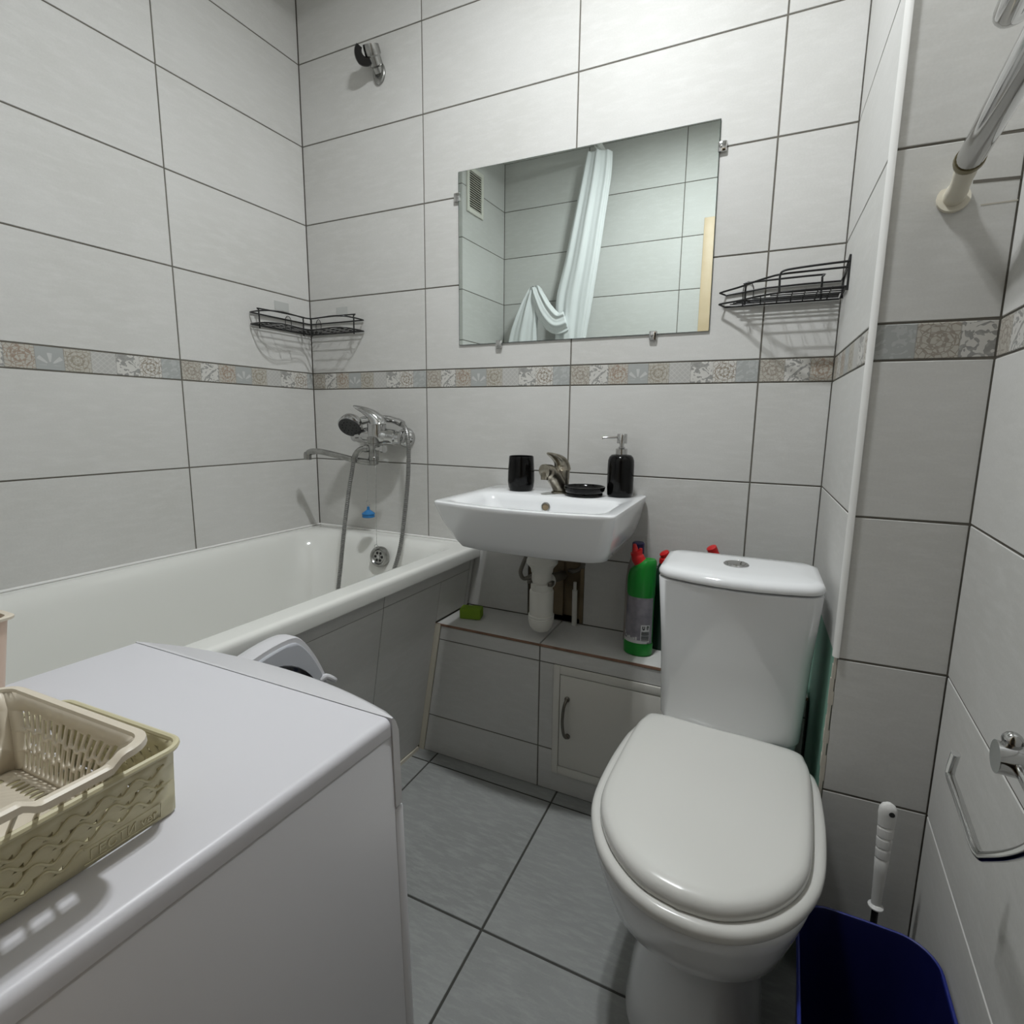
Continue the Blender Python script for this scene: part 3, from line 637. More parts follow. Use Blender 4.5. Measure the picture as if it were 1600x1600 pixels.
obj('nozzle', MB().tube([DM @ Vector((-0.010, -0.003, 0.159)), DM @ Vector((-0.030, -0.010, 0.1575)), DM @ Vector((-0.046, -0.016, 0.1565)), DM @ Vector((-0.050, -0.0175, 0.1545))], [0.0032, 0.0030, 0.0026, 0.0026], 12), CHROME, pm)

# ------------------------------------------------------------------ toilet
TC = Matrix.Translation((1.4600, -0.36, 0)) @ Matrix.Rotation(-0.065, 4, 'Z')
toi = thing('toilet', 'white ceramic toilet with its seat lid closed', 'toilet', TC)
def dring(half, z, sx=1.0, sy=1.0, cy=-0.22, off=(0,0)):
    pts = catmull([(x, y, 0) for x, y in half], 5)
    full = [(p.x, p.y) for p in pts] + [(-p.x, p.y) for p in reversed(pts[1:-1])]
    return [TC @ Vector((x*sx+off[0], (y-cy)*sy+cy+off[1], z)) for x, y in full]
LIDH = [(0.0, -0.455), (0.048, -0.447), (0.090, -0.422), (0.122, -0.388), (0.146, -0.345), (0.157, -0.295), (0.160, -0.21), (0.159, -0.10), (0.152, -0.055), (0.137, -0.031), (0.07, -0.027), (0.0, -0.027)]
SEATH = [(0.0, -0.466), (0.034, -0.463), (0.080, -0.445), (0.125, -0.405), (0.158, -0.350), (0.175, -0.290), (0.180, -0.20), (0.177, -0.12), (0.172, -0.080), (0.160, -0.050), (0.12, -0.040), (0.0, -0.040)]
mb = MB(); mb.loft([dring(SEATH, 0.388, 0.95, 0.97), dring(SEATH, 0.386, 0.985, 0.99), dring(SEATH, 0.390), dring(SEATH, 0.398, 1.004, 1.003), dring(SEATH, 0.4045, 0.99, 0.994), dring(SEATH, 0.4075, 0.95, 0.97), dring(SEATH, 0.408, 0.6, 0.7)]); obj('seat', mb, SEATP, toi, ang=1.2)
mb = MB(); mb.loft([dring(LIDH, 0.4105, 0.96, 0.975), dring(LIDH, 0.4090, 0.992, 0.994), dring(LIDH, 0.4125, 1.0, 1.0), dring(LIDH, 0.4215, 0.998, 0.998), dring(LIDH, 0.4290, 0.980, 0.985), dring(LIDH, 0.4335, 0.94, 0.955), dring(LIDH, 0.4352, 0.87, 0.90), dring(LIDH, 0.4360, 0.6, 0.65), dring(LIDH, 0.4362, 0.1, 0.1)]); obj('seat_lid', mb, SEATP, toi, ang=1.2)
BH = [(0.0, -0.456), (0.060, -0.444), (0.114, -0.410), (0.150, -0.355), (0.168, -0.285), (0.172, -0.20), (0.168, -0.12), (0.155, -0.05), (0.140, 0.01), (0.136, 0.05), (0.120, 0.082), (0.0, 0.085)]
FOOT = [(0.0, -0.350), (0.052, -0.340), (0.096, -0.300), (0.114, -0.230), (0.115, -0.15), (0.108, -0.06), (0.10, 0.02), (0.10, 0.05), (0.099, 0.08), (0.096, 0.095), (0.05, 0.10), (0.0, 0.10)]
def mixring(a, b, t, z, s=1.0):
    h = [((1-t)*p[0]+t*q[0], (1-t)*p[1]+t*q[1]) for p, q in zip(a, b)]
    return dring(h, z, s, s)
NECK = [(0.0, -0.300), (0.045, -0.292), (0.078, -0.262), (0.092, -0.205), (0.094, -0.14), (0.092, -0.06), (0.09, 0.02), (0.09, 0.07), (0.089, 0.09), (0.086, 0.105), (0.05, 0.11), (0.0, 0.11)]
mb = MB(); mb.loft([dring(FOOT, 0.0), dring(FOOT, 0.012, 1.0, 1.0), mixring(FOOT, NECK, 0.35, 0.06), mixring(FOOT, NECK, 0.85, 0.12), mixring(NECK, BH, 0.02, 0.16), mixring(NECK, BH, 0.18, 0.195), mixring(NECK, BH, 0.50, 0.235), mixring(NECK, BH, 0.74, 0.275), mixring(NECK, BH, 0.86, 0.315), mixring(NECK, BH, 0.95, 0.350), dring(BH, 0.372), dring(BH, 0.382, 0.995, 0.995), dring(BH, 0.3855, 0.96, 0.96)]); obj('bowl', mb, CERAMIC, toi, ang=1.2)
mb = MB(); 
def cr(x0, x1, y0, y1, r, z, bow): return [Vector(p) for p in rrect(x0, x1, y0, y1, r, 6, bow, z)]
mb.loft([cr(1.335, 1.592, -0.372, -0.245, 0.03, 0.380, 0.012), cr(1.334, 1.594, -0.374, -0.243, 0.03, 0.395, 0.012), cr(1.333, 1.597, -0.376, -0.244, 0.03, 0.4170, 0.012), cr(1.341, 1.588, -0.366, -0.248, 0.03, 0.4195, 0.012)]); obj('cistern_deck', mb, CERAMIC, toi, ang=1.0)
cis = MB()
cis.loft([cr(1.342, 1.590, -0.374, -0.246, 0.025, 0.4225, 0.012), cr(1.3355, 1.597, -0.381, -0.240, 0.022, 0.4240, 0.014), cr(1.333, 1.5995, -0.384, -0.238, 0.022, 0.431, 0.015), cr(1.326, 1.606, -0.392, -0.234, 0.024, 0.60, 0.022), cr(1.3160, 1.6145, -0.400, -0.229, 0.026, 0.7330, 0.029), cr(1.3175, 1.613, -0.3985, -0.230, 0.024, 0.7344, 0.029), cr(1.326, 1.605, -0.390, -0.238, 0.024, 0.7346, 0.029)])
cis = obj('cistern', cis, CERAMIC, toi, ang=0.9)
mb = MB(); mb.loft([cr(1.332, 1.599, -0.384, -0.246, 0.026, 0.7348, 0.029), cr(1.332, 1.599, -0.384, -0.246, 0.026, 0.7393, 0.029), cr(1.3158, 1.6147, -0.4002, -0.228, 0.028, 0.7393, 0.031), cr(1.3150, 1.6155, -0.4010, -0.227, 0.028, 0.7415, 0.031), cr(1.3150, 1.6155, -0.401, -0.227, 0.028, 0.7475, 0.031), cr(1.3190, 1.6115, -0.397, -0.230, 0.026, 0.7545, 0.030), cr(1.3300, 1.6005, -0.386, -0.238, 0.024, 0.7580, 0.026), cr(1.36, 1.57, -0.36, -0.26, 0.03, 0.7595, 0.02)]); cl = obj('cistern_lid', mb, CERAMIC, toi, ang=1.0)
FB = flat_m(1.4600, -0.322, 0.7575)
fbn = obj('flush_button', MB().lathe([(0.0245, 0.0), (0.0245, 0.0035), (0.0225, 0.0052), (0.0195, 0.0052), (0.0185, 0.0042), (0.0175, 0.0042), (0.0170, 0.0058), (0.0005, 0.0066)], FB, 36), CHROME, toi, label='round chrome flush button')
for sx in (-0.075, 0.075):
    obj('hinge', MB().lathe([(0.010, 0.404), (0.010, 0.416), (0.006, 0.418)], TC @ Matrix.Translation((sx, 0.004, 0)), 16), SEATP, toi)

# ------------------------------------------------------------------ washing machine (stands a little out of level, front turned to the bath end)
e2 = Vector((0.05018842, 0.99866339, -0.01235119)); e1 = Vector((0.99785801, -0.04962073, 0.04262824)); e3 = e1.cross(e2)
WMM = Matrix((e1, e2, e3)).transposed().to_4x4(); WMM.translation = (1.14650747, -1.03390457, 0.73)
was = thing('washing_machine', 'compact white front-loading washing machine with its door open', 'washing machine', WMM)
WW, WD = 0.497, 0.318
P_ = lambda x, y, z: WMM @ Vector((x, y, z))
mb = MB(); mb.box((-WW, -WD, -0.700), (-0.0015, 0.0015, -0.0198), WMM, ch=0.003); obj('cabinet', mb, WM_WHITE, was)
prf = [(-WW-0.0005, -0.0190), (0.0, -0.0190), (0.0, -0.0085)]+[(-0.0085+0.0085*math.cos(a), -0.0085+0.0085*math.sin(a)) for a in [PI/2*k/6 for k in range(1, 7)]]+[(-WW+0.0080+0.0085*math.cos(a), -0.0085+0.0085*math.sin(a)) for a in [PI/2+PI/2*k/6 for k in range(0, 7)]]
mb = MB(); mb.loft([[P_(x, -WD, z) for x, z in prf], [P_(x, -0.0024, z) for x, z in prf]]); obj('top_panel', mb, WM_TOP, was, label='slightly bluish laminate top')
def fas(z, y_in, grow, bot=False):
    n = 20; out = []
    for i in range(n+1):
        s = i/n; x = -WW + WW*s
        out.append(P_(x, 0.014+grow*(1-(2*s-1)**2)**0.8, z))
    return [P_(-WW, y_in, z)] + out + [P_(0.0, y_in, z)]
def fas2(z, g, dy=0.0, e=0.014):
    n = 22; top = []
    for i in range(n+1):
        s = i/n; x = -WW+WW*s
        y = max(e+g*max(1-abs(2*s-1)**2.2, 0.0)-dy, 0.002); 
        if s < 0.03 or s > 0.97: y = max(y-0.004, 0.002)
        top.append(P_(x, y, z))
    return [P_(-WW, 0.0, z)]+top+[P_(0.0, 0.0, z)]
mb = MB(); mb.loft([fas2(-0.104, 0.022), fas2(-0.045, 0.030), fas2(-0.018, 0.033), fas2(-0.006, 0.032, 0.004), fas2(-0.0005, 0.031, 0.012)]); obj('control_panel', mb, WM_WHITE, was, ang=0.7)
mb = MB(); mb.box((-WW, -0.001, -0.700), (-0.0005, 0.0135, -0.1060), WMM, ch=0.004); fr = obj('front_panel', mb, WM_WHITE, was)
MPH = WMM @ Matrix.Translation((-0.262, 0.0145, -0.235)) @ Matrix.Rotation(-PI/2, 4, 'X')
obj('porthole', MB().lathe([(0.125, -0.001), (0.120, 0.006), (0.112, 0.004), (0.105, 0.001), (0.0005, 0.0008)], MPH, 40), RUBBER, was)
# open door: a rounded slab standing out from the hinge side
uD = -0.415
def dpoly(sc, x, c=(0.168, -0.200)):
    pts = [(0.030, -0.12), (0.055, -0.092), (0.130, -0.064), (0.200, -0.0545), (0.230, -0.068), (0.262, -0.118), (0.284, -0.180), (0.288, -0.24), (0.270, -0.295), (0.225, -0.330), (0.16, -0.342), (0.09, -0.335), (0.045, -0.30), (0.030, -0.25)]
    q = catmull([(a, b, 0) for a, b in pts], 4, True)
    return [P_(x, c[0]+(p.x-c[0])*sc, c[1]+(p.y-c[1])*sc) for p in q]
mb = MB(); mb.loft([dpoly(0.93, uD-0.050), dpoly(0.985, uD-0.040), dpoly(1.0, uD-0.028), dpoly(1.0, uD-0.004), dpoly(0.985, uD)]); dr = obj('door', mb, WM_WHITE, was, ang=0.7)
mb = MB(); mb.loft([dpoly(0.93, uD-0.001), dpoly(0.925, uD+0.0035), dpoly(0.91, uD+0.005)]); obj('inner_cover', mb, mat('washer_inner_grey', S(186,188,194), 0.35), dr, label='pale grey inner cover of the door')
MG = WMM @ Matrix.Translation((uD+0.005, 0.150, -0.200)) @ Matrix.Rotation(PI/2, 4, 'Y')
obj('door_glass', MB().lathe([(0.108, -0.001), (0.106, 0.004), (0.100, 0.006), (0.094, 0.016), (0.080, 0.036), (0.055, 0.050), (0.0005, 0.055)], MG, 40), mat('dark_door_glass', S(26,26,28), 0.06), dr, label='dark bowl-shaped door glass')
mb = MB(); mb.tube(catmull([P_(uD+0.002, 0.262, -0.160), P_(uD+0.006, 0.272, -0.156), P_(uD+0.010, 0.284, -0.166), P_(uD+0.008, 0.291, -0.172)], 4), [0.006]*4+[0.0055]*5+[0.005]*3+[0.003], 10); obj('latch', mb, WM_WHITE, dr)
for fxx in (-0.455, -0.045):
    for fyy in (-0.285, -0.03):
        q = P_(fxx, fyy, -0.699); obj('foot', MB().lathe([(0.020, 0.0), (0.020, 0.012), (0.010, 0.014), (0.010, q.z+0.004)], flat_m(q.x, q.y, 0.0), 16), RUBBER, was)

# ------------------------------------------------------------------ plastic baskets on the machine
def pierced(f, holes, nt=10, ns=24, s_top=None):
    """a wall panel over the unit square (s,t) with openings; f maps (s,t) to space"""
    bm = bmesh.new(); es = []
    def ring(pts):
        vs = [bm.verts.new((p[0], p[1], 0)) for p in pts]
        for i in range(len(vs)): es.append(bm.edges.new((vs[i], vs[(i+1) % len(vs)])))
    ring([(i/ns, 0) for i in range(ns)]+[(1, i/4) for i in range(4)]+[(1-i/ns, 1) for i in range(ns)]+[(0, 1-i/4) for i in range(4)])
    for h in holes: ring(h)
    bmesh.ops.triangle_fill(bm, use_beauty=True, use_dissolve=False, edges=es)
    for v in bm.verts: v.co = f(v.co.x, v.co.y)
    return bm
def solid_quad(bm, f, s0, s1, t0, t1, n=1):
    for i in range(n):
        a, b = s0+(s1-s0)*i/n, s0+(s1-s0)*(i+1)/n
        bm.faces.new([bm.verts.new(f(*q)) for q in ((a,t0),(b,t0),(b,t1),(a,t1))])
def stadium(s0, s1, t0, t1, rs, rt, flat_top=False, k=3):
    """opening with rounded ends (rs, rt: corner radii along s and t); flat_top keeps the upper corners almost square"""
    out = []
    for cx_, cy_, a in ((s1, t1, 0), (s0, t1, PI/2), (s0, t0, PI), (s1, t0, 1.5*PI)):
        q = 0.2 if (flat_top and a < 2) else 1.0
        px = s1-rs*q if a in (0, 1.5*PI) else s0+rs*q; py = t1-rt*q if a < 2 else t0+rt*q
        for i in range(k+1): out.append((px+rs*q*math.cos(a+PI/2*i/k), py+rt*q*math.sin(a+PI/2*i/k)))
    return out
def fin(bm, name, mt, parent, th, offset=0.0, label=None):
    mb = MB(); mb.bm.free(); mb.bm = bm
    o = obj(name, mb, mt, parent, ang=0.7, label=label)
    md = o.modifiers.new('thickness', 'SOLIDIFY'); md.thickness = th; md.offset = offset
    return o
def box_walls(M, bx, tx, by, ty, H, r, z0=0.0, ox=0.0, pw=1.0):
    """the four walls of a flared box as (s,t) maps; right = towards the machine's right side"""
    def mk(side):
        def f(s, t):
            hx = bx+(tx-bx)*max(t, 0)**pw; hy = by+(ty-by)*t; z = z0+t*H
            # ends of every wall bend round the corner so that the box reads as rounded
            if side in ('right', 'left'): L_, D_ = hy, hx
            else: L_, D_ = hx, hy
            q = -L_+2*L_*s; rr = r*(0.5+0.5*t); over = max(0.0, abs(q)-(L_-rr))
            d = D_-rr+math.sqrt(max(rr*rr-over*over*0.5, 0)) if over > 0 else D_
            if over > 0: ang_ = over/rr*PI/4; d = D_-rr+rr*math.cos(ang_); q = math.copysign(L_-rr+rr*math.sin(ang_), q)
            o = ox*(1-max(t, 0)**pw)
            if side == 'right': return M @ Vector((d+o, q, z))
            if side == 'left': return M @ Vector((-d+o, -q, z))
            if side == 'back': return M @ Vector((-q+o, d, z))
            return M @ Vector((q+o, -d, z))
        return f
    return mk

# lower basket (cream-olive, triangular openings and wavy ribs)
LB = WMM @ Matrix.Translation((-0.133, -0.2605, 0.0003)) @ Matrix.Rotation(0.05, 4, 'Z')
low = thing('storage_basket', 'olive-cream plastic basket underneath, on the washing machine', 'basket', LB, 'plastic baskets on the washing machine')
LH = 0.0585
LBX, LTX, LBY, LTY = 0.0735, 0.0855, 0.0740, 0.0740
def lbp(x, y, z): return LB @ Vector((x, y, z))
low_wall = box_walls(LB, LBX, LTX, LBY, LTY, LH, 0.016, 0.002)
for side, nc in (('right', 12), ('back', 15), ('left', 12), ('front', 15)):
    f = low_wall(side); rows = 4; holes = []
    for r_ in range(rows):
        for c_i in range(nc):
            s0 = 0.075+0.85*(c_i+(0.5 if r_ % 2 else 0))/(nc+0.5); ds = 0.85/(nc+0.5); t0 = 0.15+0.70*r_/rows; dt = 0.70/rows
            sm, tm = s0+ds/2, t0+dt/2
            if side == 'right' and r_ == 0 and c_i > 5: continue
            # pairs of small triangles either side of each wave: one hanging, one standing
            if (c_i+r_) % 2 == 0: h = [(sm-0.30*ds, tm+0.40*dt), (sm-0.30*ds, tm-0.06*dt), (sm+0.34*ds, tm+0.40*dt)]
            else: h = [(sm+0.30*ds, tm-0.40*dt), (sm+0.30*ds, tm+0.06*dt), (sm-0.34*ds, tm-0.40*dt)]
            holes.append(h)
    wl = fin(pierced(f, holes), 'side_wall', OLIVE, low, 0.0013)
    rb = MB(); outw = {'right': (1,0,0), 'left': (-1,0,0), 'back': (0,1,0), 'front': (0,-1,0)}[side]
    ov_ = (LB.to_3x3() @ Vector(outw))*0.0010
    for r_ in range(rows):
        tm = 0.15+0.70*(r_+0.5)/rows; ds = 0.85/(nc+0.5); off = 0.5*ds if r_ % 2 else 0
        s_end = 0.55 if (side == 'right' and r_ == 0) else 0.91
        n = int((s_end-0.10)/ds*8)
        rb.tube([f(0.10+ds*k/8, tm+0.062*math.sin(PI*(0.10+ds*k/8-0.075-off)/ds-PI*0.25+(PI if r_ % 2 else 0)))+ov_ for k in range(n+1)], 0.0010, 6)
    obj('wave_rib', rb, OLIVE, wl)
bm = bmesh.new(); solid_quad(bm, lambda s, t: lbp(-LBX+2*LBX*s, -LBY+2*LBY*t, 0.002), 0.02, 0.98, 0.02, 0.98, 4); fin(bm, 'base', OLIVE, low, 0.0015)
mb = MB(); mb.tube([lbp(p.x, p.y, LH+0.002) for p in rrect(-LTX-0.0015, LTX+0.0015, -LTY-0.0015, LTY+0.0015, 0.015, 5)], 0.0027, 8, True); obj('rim', mb, OLIVE, low)
# raised letters low on the right wall, in a thin frame
def text_mesh(body, size, extr):
    c = bpy.data.curves.new('t', 'FONT'); c.body = body; c.size = size; c.extrude = extr; c.resolution_u = 2
    o = bpy.data.objects.new('t', c); COL.objects.link(o); dg = bpy.context.evaluated_depsgraph_get(); me = bpy.data.meshes.new_from_object(o.evaluated_get(dg))
    bpy.data.objects.remove(o); bpy.data.curves.remove(c); return me
me = text_mesh('\u0413\u0415\u0421\u0422\u0418 ver', 0.0105, 0.0005)
fR = low_wall('right'); a0, a1, b1 = fR(0.57, 0.075), fR(0.88, 0.075), fR(0.57, 0.25)
xw = max(v.co.x for v in me.vertices); me.transform(Matrix.Diagonal((((a1-a0).length)/xw, 1.05, 1, 1)))
tu = (a1-a0).normalized(); tv = (b1-a0); tv = (tv-tu*tv.dot(tu)).normalized(); tn = tu.cross(tv)
Mt = Matrix((tu, tv, tn)).transposed().to_4x4(); Mt.translation = a0+tn*0.0009+tv*0.001
me.transform(Mt); me.transform(LB.inverted()); me.materials.append(OLIVE); me.name = 'embossed_lettering'
o = bpy.data.objects.new('embossed_lettering', me); COL.objects.link(o); o.parent = low
mb = MB(); q = lambda s, t: fR(s, t)+tn*0.0008
mb.tube([q(0.55, 0.05), q(0.895, 0.05), q(0.895, 0.27), q(0.55, 0.27)], 0.0006, 5); obj('letter_frame', mb, OLIVE, low)

# upper basket (beige, slotted, with a dipped handle)
UB = WMM @ Matrix.Translation((-0.1140, -0.283, 0.0315)) @ Matrix.Rotation(0.046, 4, 'Z')
upp = thing('storage_basket', 'beige slotted plastic basket nested on top, on the washing machine', 'basket', UB, 'plastic baskets on the washing machine')
UH = 0.0625
UBX, UTX, UBY, UTY = 0.0660, 0.0970, 0.0500, 0.0585
UOX = -0.010
DIPH, DIPR, DIPD = 0.026, 0.007, 0.0055
def dip(y): return DIPD*max(0.0, min(1.0, (DIPH-abs(y-0.015))/DIPR))
def ubp(x, y, z): return UB @ Vector((x, y, z))
up_walls = box_walls(UB, UBX, UTX, UBY, UTY, UH, 0.016, 0.0, UOX, 2.0)
def up_wall(side):
    f0 = up_walls(side)
    if side in ('back', 'front'): return f0
    ez = e3
    def f(s, t):
        y = (-1+2*s)*UTY*(1 if side == 'right' else -1)
        return f0(s, t)-ez*dip(y)*max(0.0, (t-0.78)/0.22)
    return f
for side in ('back', 'front'):
    nc = 16; holes = []
    for c_i in range(nc):
        ds = 0.82/nc; s0 = 0.09+ds*c_i
        sh = [0.0, -0.06, -0.02, -0.07, 0.01, -0.045, -0.01, -0.055][c_i % 8]
        tops = [0.80+sh*0.5, 0.555+sh, 0.315+sh]
        bots = [0.585+sh, 0.345+sh, 0.06]
        for ta, tb in zip(bots, tops):
            if tb-ta > 0.05: holes.append(stadium(s0+0.17*ds, s0+0.83*ds, ta, tb, 0.32*ds, min(0.07, (tb-ta)*0.4), True))
    fin(pierced(up_wall(side), holes), 'side_wall', BEIGE, upp, 0.0014)
for side in ('right', 'left'):
    nc = 7; holes = []
    for c_i in range(nc):
        ds = 0.84/nc; s0 = 0.08+ds*c_i
        y = (-1+2*(s0+ds/2))*UTY*(1 if side == 'right' else -1)
        holes.append(stadium(s0+0.09*ds, s0+0.91*ds, 0.36, 0.80, 0.34*ds, 0.17, True, 4))
    fin(pierced(up_wall(side), holes, ns=48), 'end_wall', BEIGE, upp, 0.0014)
fb = lambda s, t: ubp(UOX-UBX+2*UBX*s, -UBY+2*UBY*t, 0.0); holes = []
for a, b in ((0.05, 0.12), (0.88, 0.95)):
    for i in range(8): t0 = 0.12+0.76*i/8; holes.append(stadium(a, b, t0+0.012, t0+0.083, 0.02, 0.025))
for a, b in ((0.07, 0.16), (0.84, 0.93)):
    for i in range(13): s0 = 0.15+0.70*i/13; holes.append(stadium(s0+0.008, s0+0.046, a, b, 0.012, 0.03))
fin(pierced(fb, holes), 'base', BEIGE, upp, 0.0014)
# rolled rim that follows the dipped handles
rp = []
for p in rrect(-UTX, UTX, -UTY, UTY, 0.016, 6):
    rp.append((p.x, p.y))
# extra points along the ends so that the dip is crisp
ends = []
for i, (x, y) in enumerate(rp):
    ends.append((x, y)); nx, ny = rp[(i+1) % len(rp)]
    if abs(x) > UTX-1e-6 and abs(nx) > UTX-1e-6 and x*nx > 0:
        for k in range(1, 5): ends.append((x, y+(ny-y)*k/5))
rp = [(x, y, -dip(y) if abs(x) > UTX-0.002 else 0.0) for x, y in ends]
def rimring(k):
    out = []
    for i, (x, y, dz) in enumerate(rp):
        a = Vector(rp[i-1][:2]); b = Vector(rp[(i+1) % len(rp)][:2]); t = (b-a).normalized(); nv = Vector((t.y, -t.x))
        o_, h_ = [(-0.0016, -0.0010), (-0.0010, 0.0014), (0.0030, 0.0016), (0.0052, 0.0002), (0.0055, -0.0040), (0.0043, -0.0042), (0.0038, -0.0008), (-0.0004, -0.0014)][k]
        out.append(ubp(x+nv.x*o_, y+nv.y*o_, UH+dz+h_))
    return out
mb = MB(); R8 = [rimring(k) for k in range(8)]; mb.loft(R8+[R8[0]], False, False); bmesh.ops.remove_doubles(mb.bm, verts=mb.bm.verts[:], dist=1e-6); obj('rim', mb, BEIGE, upp, label='smooth folded rim with a dipped handle')

# beige tub at the far left of the machine top
CB = WMM @ Matrix.Translation((-0.463, -0.215, 0.0003))
cupb = thing('plastic_tub', 'tall beige plastic tub at the left edge of the washing machine', 'tub', CB)
TBH = 0.098
mb = MB(); mb.loft([[CB @ Vector((p.x, p.y, z)) for p in rrect(-hx, hx, -hy, hy, 0.012, 5)] for hx, hy, z in ((0.020, 0.052, 0.0), (0.0205, 0.053, 0.003), (0.0235, 0.064, TBH-0.004), (0.0225, 0.063, TBH-0.004), (0.0195, 0.052, 0.005), (0.01, 0.03, 0.0045))]); obj('tub_wall', mb, mat('pinkish_beige_plastic', S(214,190,172), 0.4), cupb)
mb = MB(); mb.loft([[CB @ Vector((p.x, p.y, z)) for p in rrect(-hx, hx, -hy, hy, 0.013, 5)] for hx, hy, z in ((0.0235, 0.064, TBH-0.005), (0.0275, 0.069, TBH-0.004), (0.0278, 0.0695, TBH-0.001), (0.0265, 0.068, TBH), (0.0225, 0.0625, TBH-0.0005), (0.0224, 0.0624, TBH-0.005))], False, False); obj('rim', mb, BEIGE, cupb)

# ------------------------------------------------------------------ wire shelves in the two corners
RW = 0.0023
def wire(name, path, r, parent, closed=False): return obj(name, MB().tube(path, r, 8, closed), BLACK, parent)
def corner_shelf(label, mapf, plan, rear, guards, loops, patches, zf, zr, wires):
    t = thing('wire_shelf', label, 'shelf', mapf(0, 0, 1.335), 'black wire corner shelves')
    base = [mapf(u, v, zf(u, v)) for u, v in plan]
    wire('base_rail', base, RW, t, True)
    wire('top_rail', [mapf(u, v, zr(u, v)) for u, v in plan], RW, t, True)
    for a, b in wires: wire('wire', [mapf(*(Vector(a).lerp(Vector(b), i/4)), zf(*(Vector(a).lerp(Vector(b), i/4)))+0.0015) for i in range(5)], 0.0014, t)
    for pts in guards: wire('guard', catmull(pts, 5), RW, t)
    for pts in loops: wire('hook_loop', catmull(pts, 5), 0.0010, t)
    for M4, wd_, ht_ in patches: obj('adhesive_patch', MB().box((-wd_/2, -0.0012, -ht_/2), (wd_/2, -0.0003, ht_/2), M4), GLASSY, t, smooth=False, label='clear adhesive square')
    return t
# left corner: u along the back wall, v out along the left wall
mL = lambda u, v, z: Vector((u+0.004-AL*v*1.0, -v-0.004, z))
front = catmull([(0.002, 0.238, 0), (0.035, 0.243, 0), (0.078, 0.236, 0), (0.098, 0.205, 0), (0.092, 0.150, 0), (0.084, 0.105, 0), (0.100, 0.083, 0), (0.150, 0.090, 0), (0.205, 0.096, 0), (0.236, 0.078, 0), (0.243, 0.035, 0), (0.240, 0.002, 0)], 4)
planL = [(p.x, p.y) for p in front]+[(0.16, 0.0), (0.08, 0.0), (0.004, 0.0), (0.0, 0.004), (0.0, 0.08), (0.0, 0.16)]
zf0 = lambda u, v: 1.335
zr0 = lambda u, v: 1.371
gl = []
for pts in ([(0.022, 0.222), (0.022, 0.052)], [(0.036, 0.030), (0.224, 0.030)]):
    (a, b), (c, d) = pts
    zt0, zt1 = (1.384, 1.386) if c == a else (1.384, 1.386)
    P0, P1 = Vector((a, b, 0)), Vector((c, d, 0)); dd = (P1-P0).normalized()*0.008
    gl.append([mL(a, b, 1.323), mL(a, b, 1.345), mL(a, b, zt0-0.006), mL(a+dd.x, b+dd.y, zt0), mL(c-dd.x, d-dd.y, zt1), mL(c, d, zt1-0.006), mL(c, d, 1.345), mL(c, d, 1.323)])
ll = [[mL(0.0, 0.105, 1.337), mL(0.0, 0.105, 1.372), mL(0.0, 0.094, 1.384), mL(0.0, 0.083, 1.372), mL(0.0, 0.083, 1.337)], [mL(0.026, 0.0, 1.337), mL(0.026, 0.0, 1.372), mL(0.037, 0.0, 1.386), mL(0.048, 0.0, 1.372), mL(0.048, 0.0, 1.337)]]
wl_ = [((0.018*k+0.012, 0.240), (0.018*k+0.012, 0.004)) for k in range(4)] + [((0.004, 0.018*k+0.012), (0.238, 0.018*k+0.012)) for k in range(4)] + [((0.002, v), (0.088, v)) for v in (0.13, 0.17, 0.21)] + [((u, 0.002), (u, 0.086)) for u in (0.12, 0.16, 0.20)]
LWm = frame((AL*-0.118, -0.118, 1.412), LU, (0,0,1)); BWm = frame((0.147, 0, 1.406), (1,0,0), (0,0,1))
corner_shelf('black wire shelf fixed in the far left corner above the bath', mL, planL, None, gl, ll, [(LWm, 0.055, 0.028), (BWm, 0.05, 0.03)], zf0, zr0, wl_)
# right corner, beside the mirror: u from its left tip to the riser, v out from the back wall
mR = lambda u, v, z: Vector((1.372+u, -v-0.004, z))
fr2 = catmull([(-0.003, 0.016, 0), (0.010, 0.022, 0), (0.045, 0.040, 0), (0.085, 0.070, 0), (0.125, 0.090, 0), (0.16, 0.096, 0), (0.255, 0.102, 0)], 5)
planR = [(p.x, p.y) for p in fr2]+[(0.256, 0.07), (0.2565, 0.03), (0.255, 0.0), (0.18, 0.0), (0.10, 0.0), (0.010, -0.001)]
zfR = lambda u, v: 1.3305+min(v, 0.02)*0.22
zrR = lambda u, v: 1.3575+min(v, 0.02)*0.22+min(max(u, 0), 0.12)*0.10
gR = [[mR(0.128, 0.098, 1.331), mR(0.127, 0.098, 1.350), mR(0.127, 0.098, 1.372), mR(0.134, 0.099, 1.379), mR(0.155, 0.100, 1.3815), mR(0.20, 0.102, 1.3835), mR(0.256, 0.104, 1.385)],
      [mR(0.056, 0.032, 1.326), mR(0.056, 0.032, 1.345), mR(0.056, 0.032, 1.370), mR(0.063, 0.032, 1.376), mR(0.207, 0.032, 1.3795), mR(0.214, 0.032, 1.374), mR(0.2145, 0.032, 1.345), mR(0.215, 0.032, 1.326)],
      [mR(0.257, 0.102, 1.327), mR(0.257, 0.102, 1.36), mR(0.257, 0.101, 1.393), mR(0.257, 0.096, 1.396), mR(0.257, 0.05, 1.380), mR(0.257, 0.024, 1.372), mR(0.257, 0.022, 1.350), mR(0.257, 0.022, 1.327)]]
lR = [[mR(0.050, 0.0, 1.336), mR(0.050, 0.0, 1.372), mR(0.060, 0.0, 1.386), mR(0.072, 0.0, 1.372), mR(0.072, 0.0, 1.336)]]
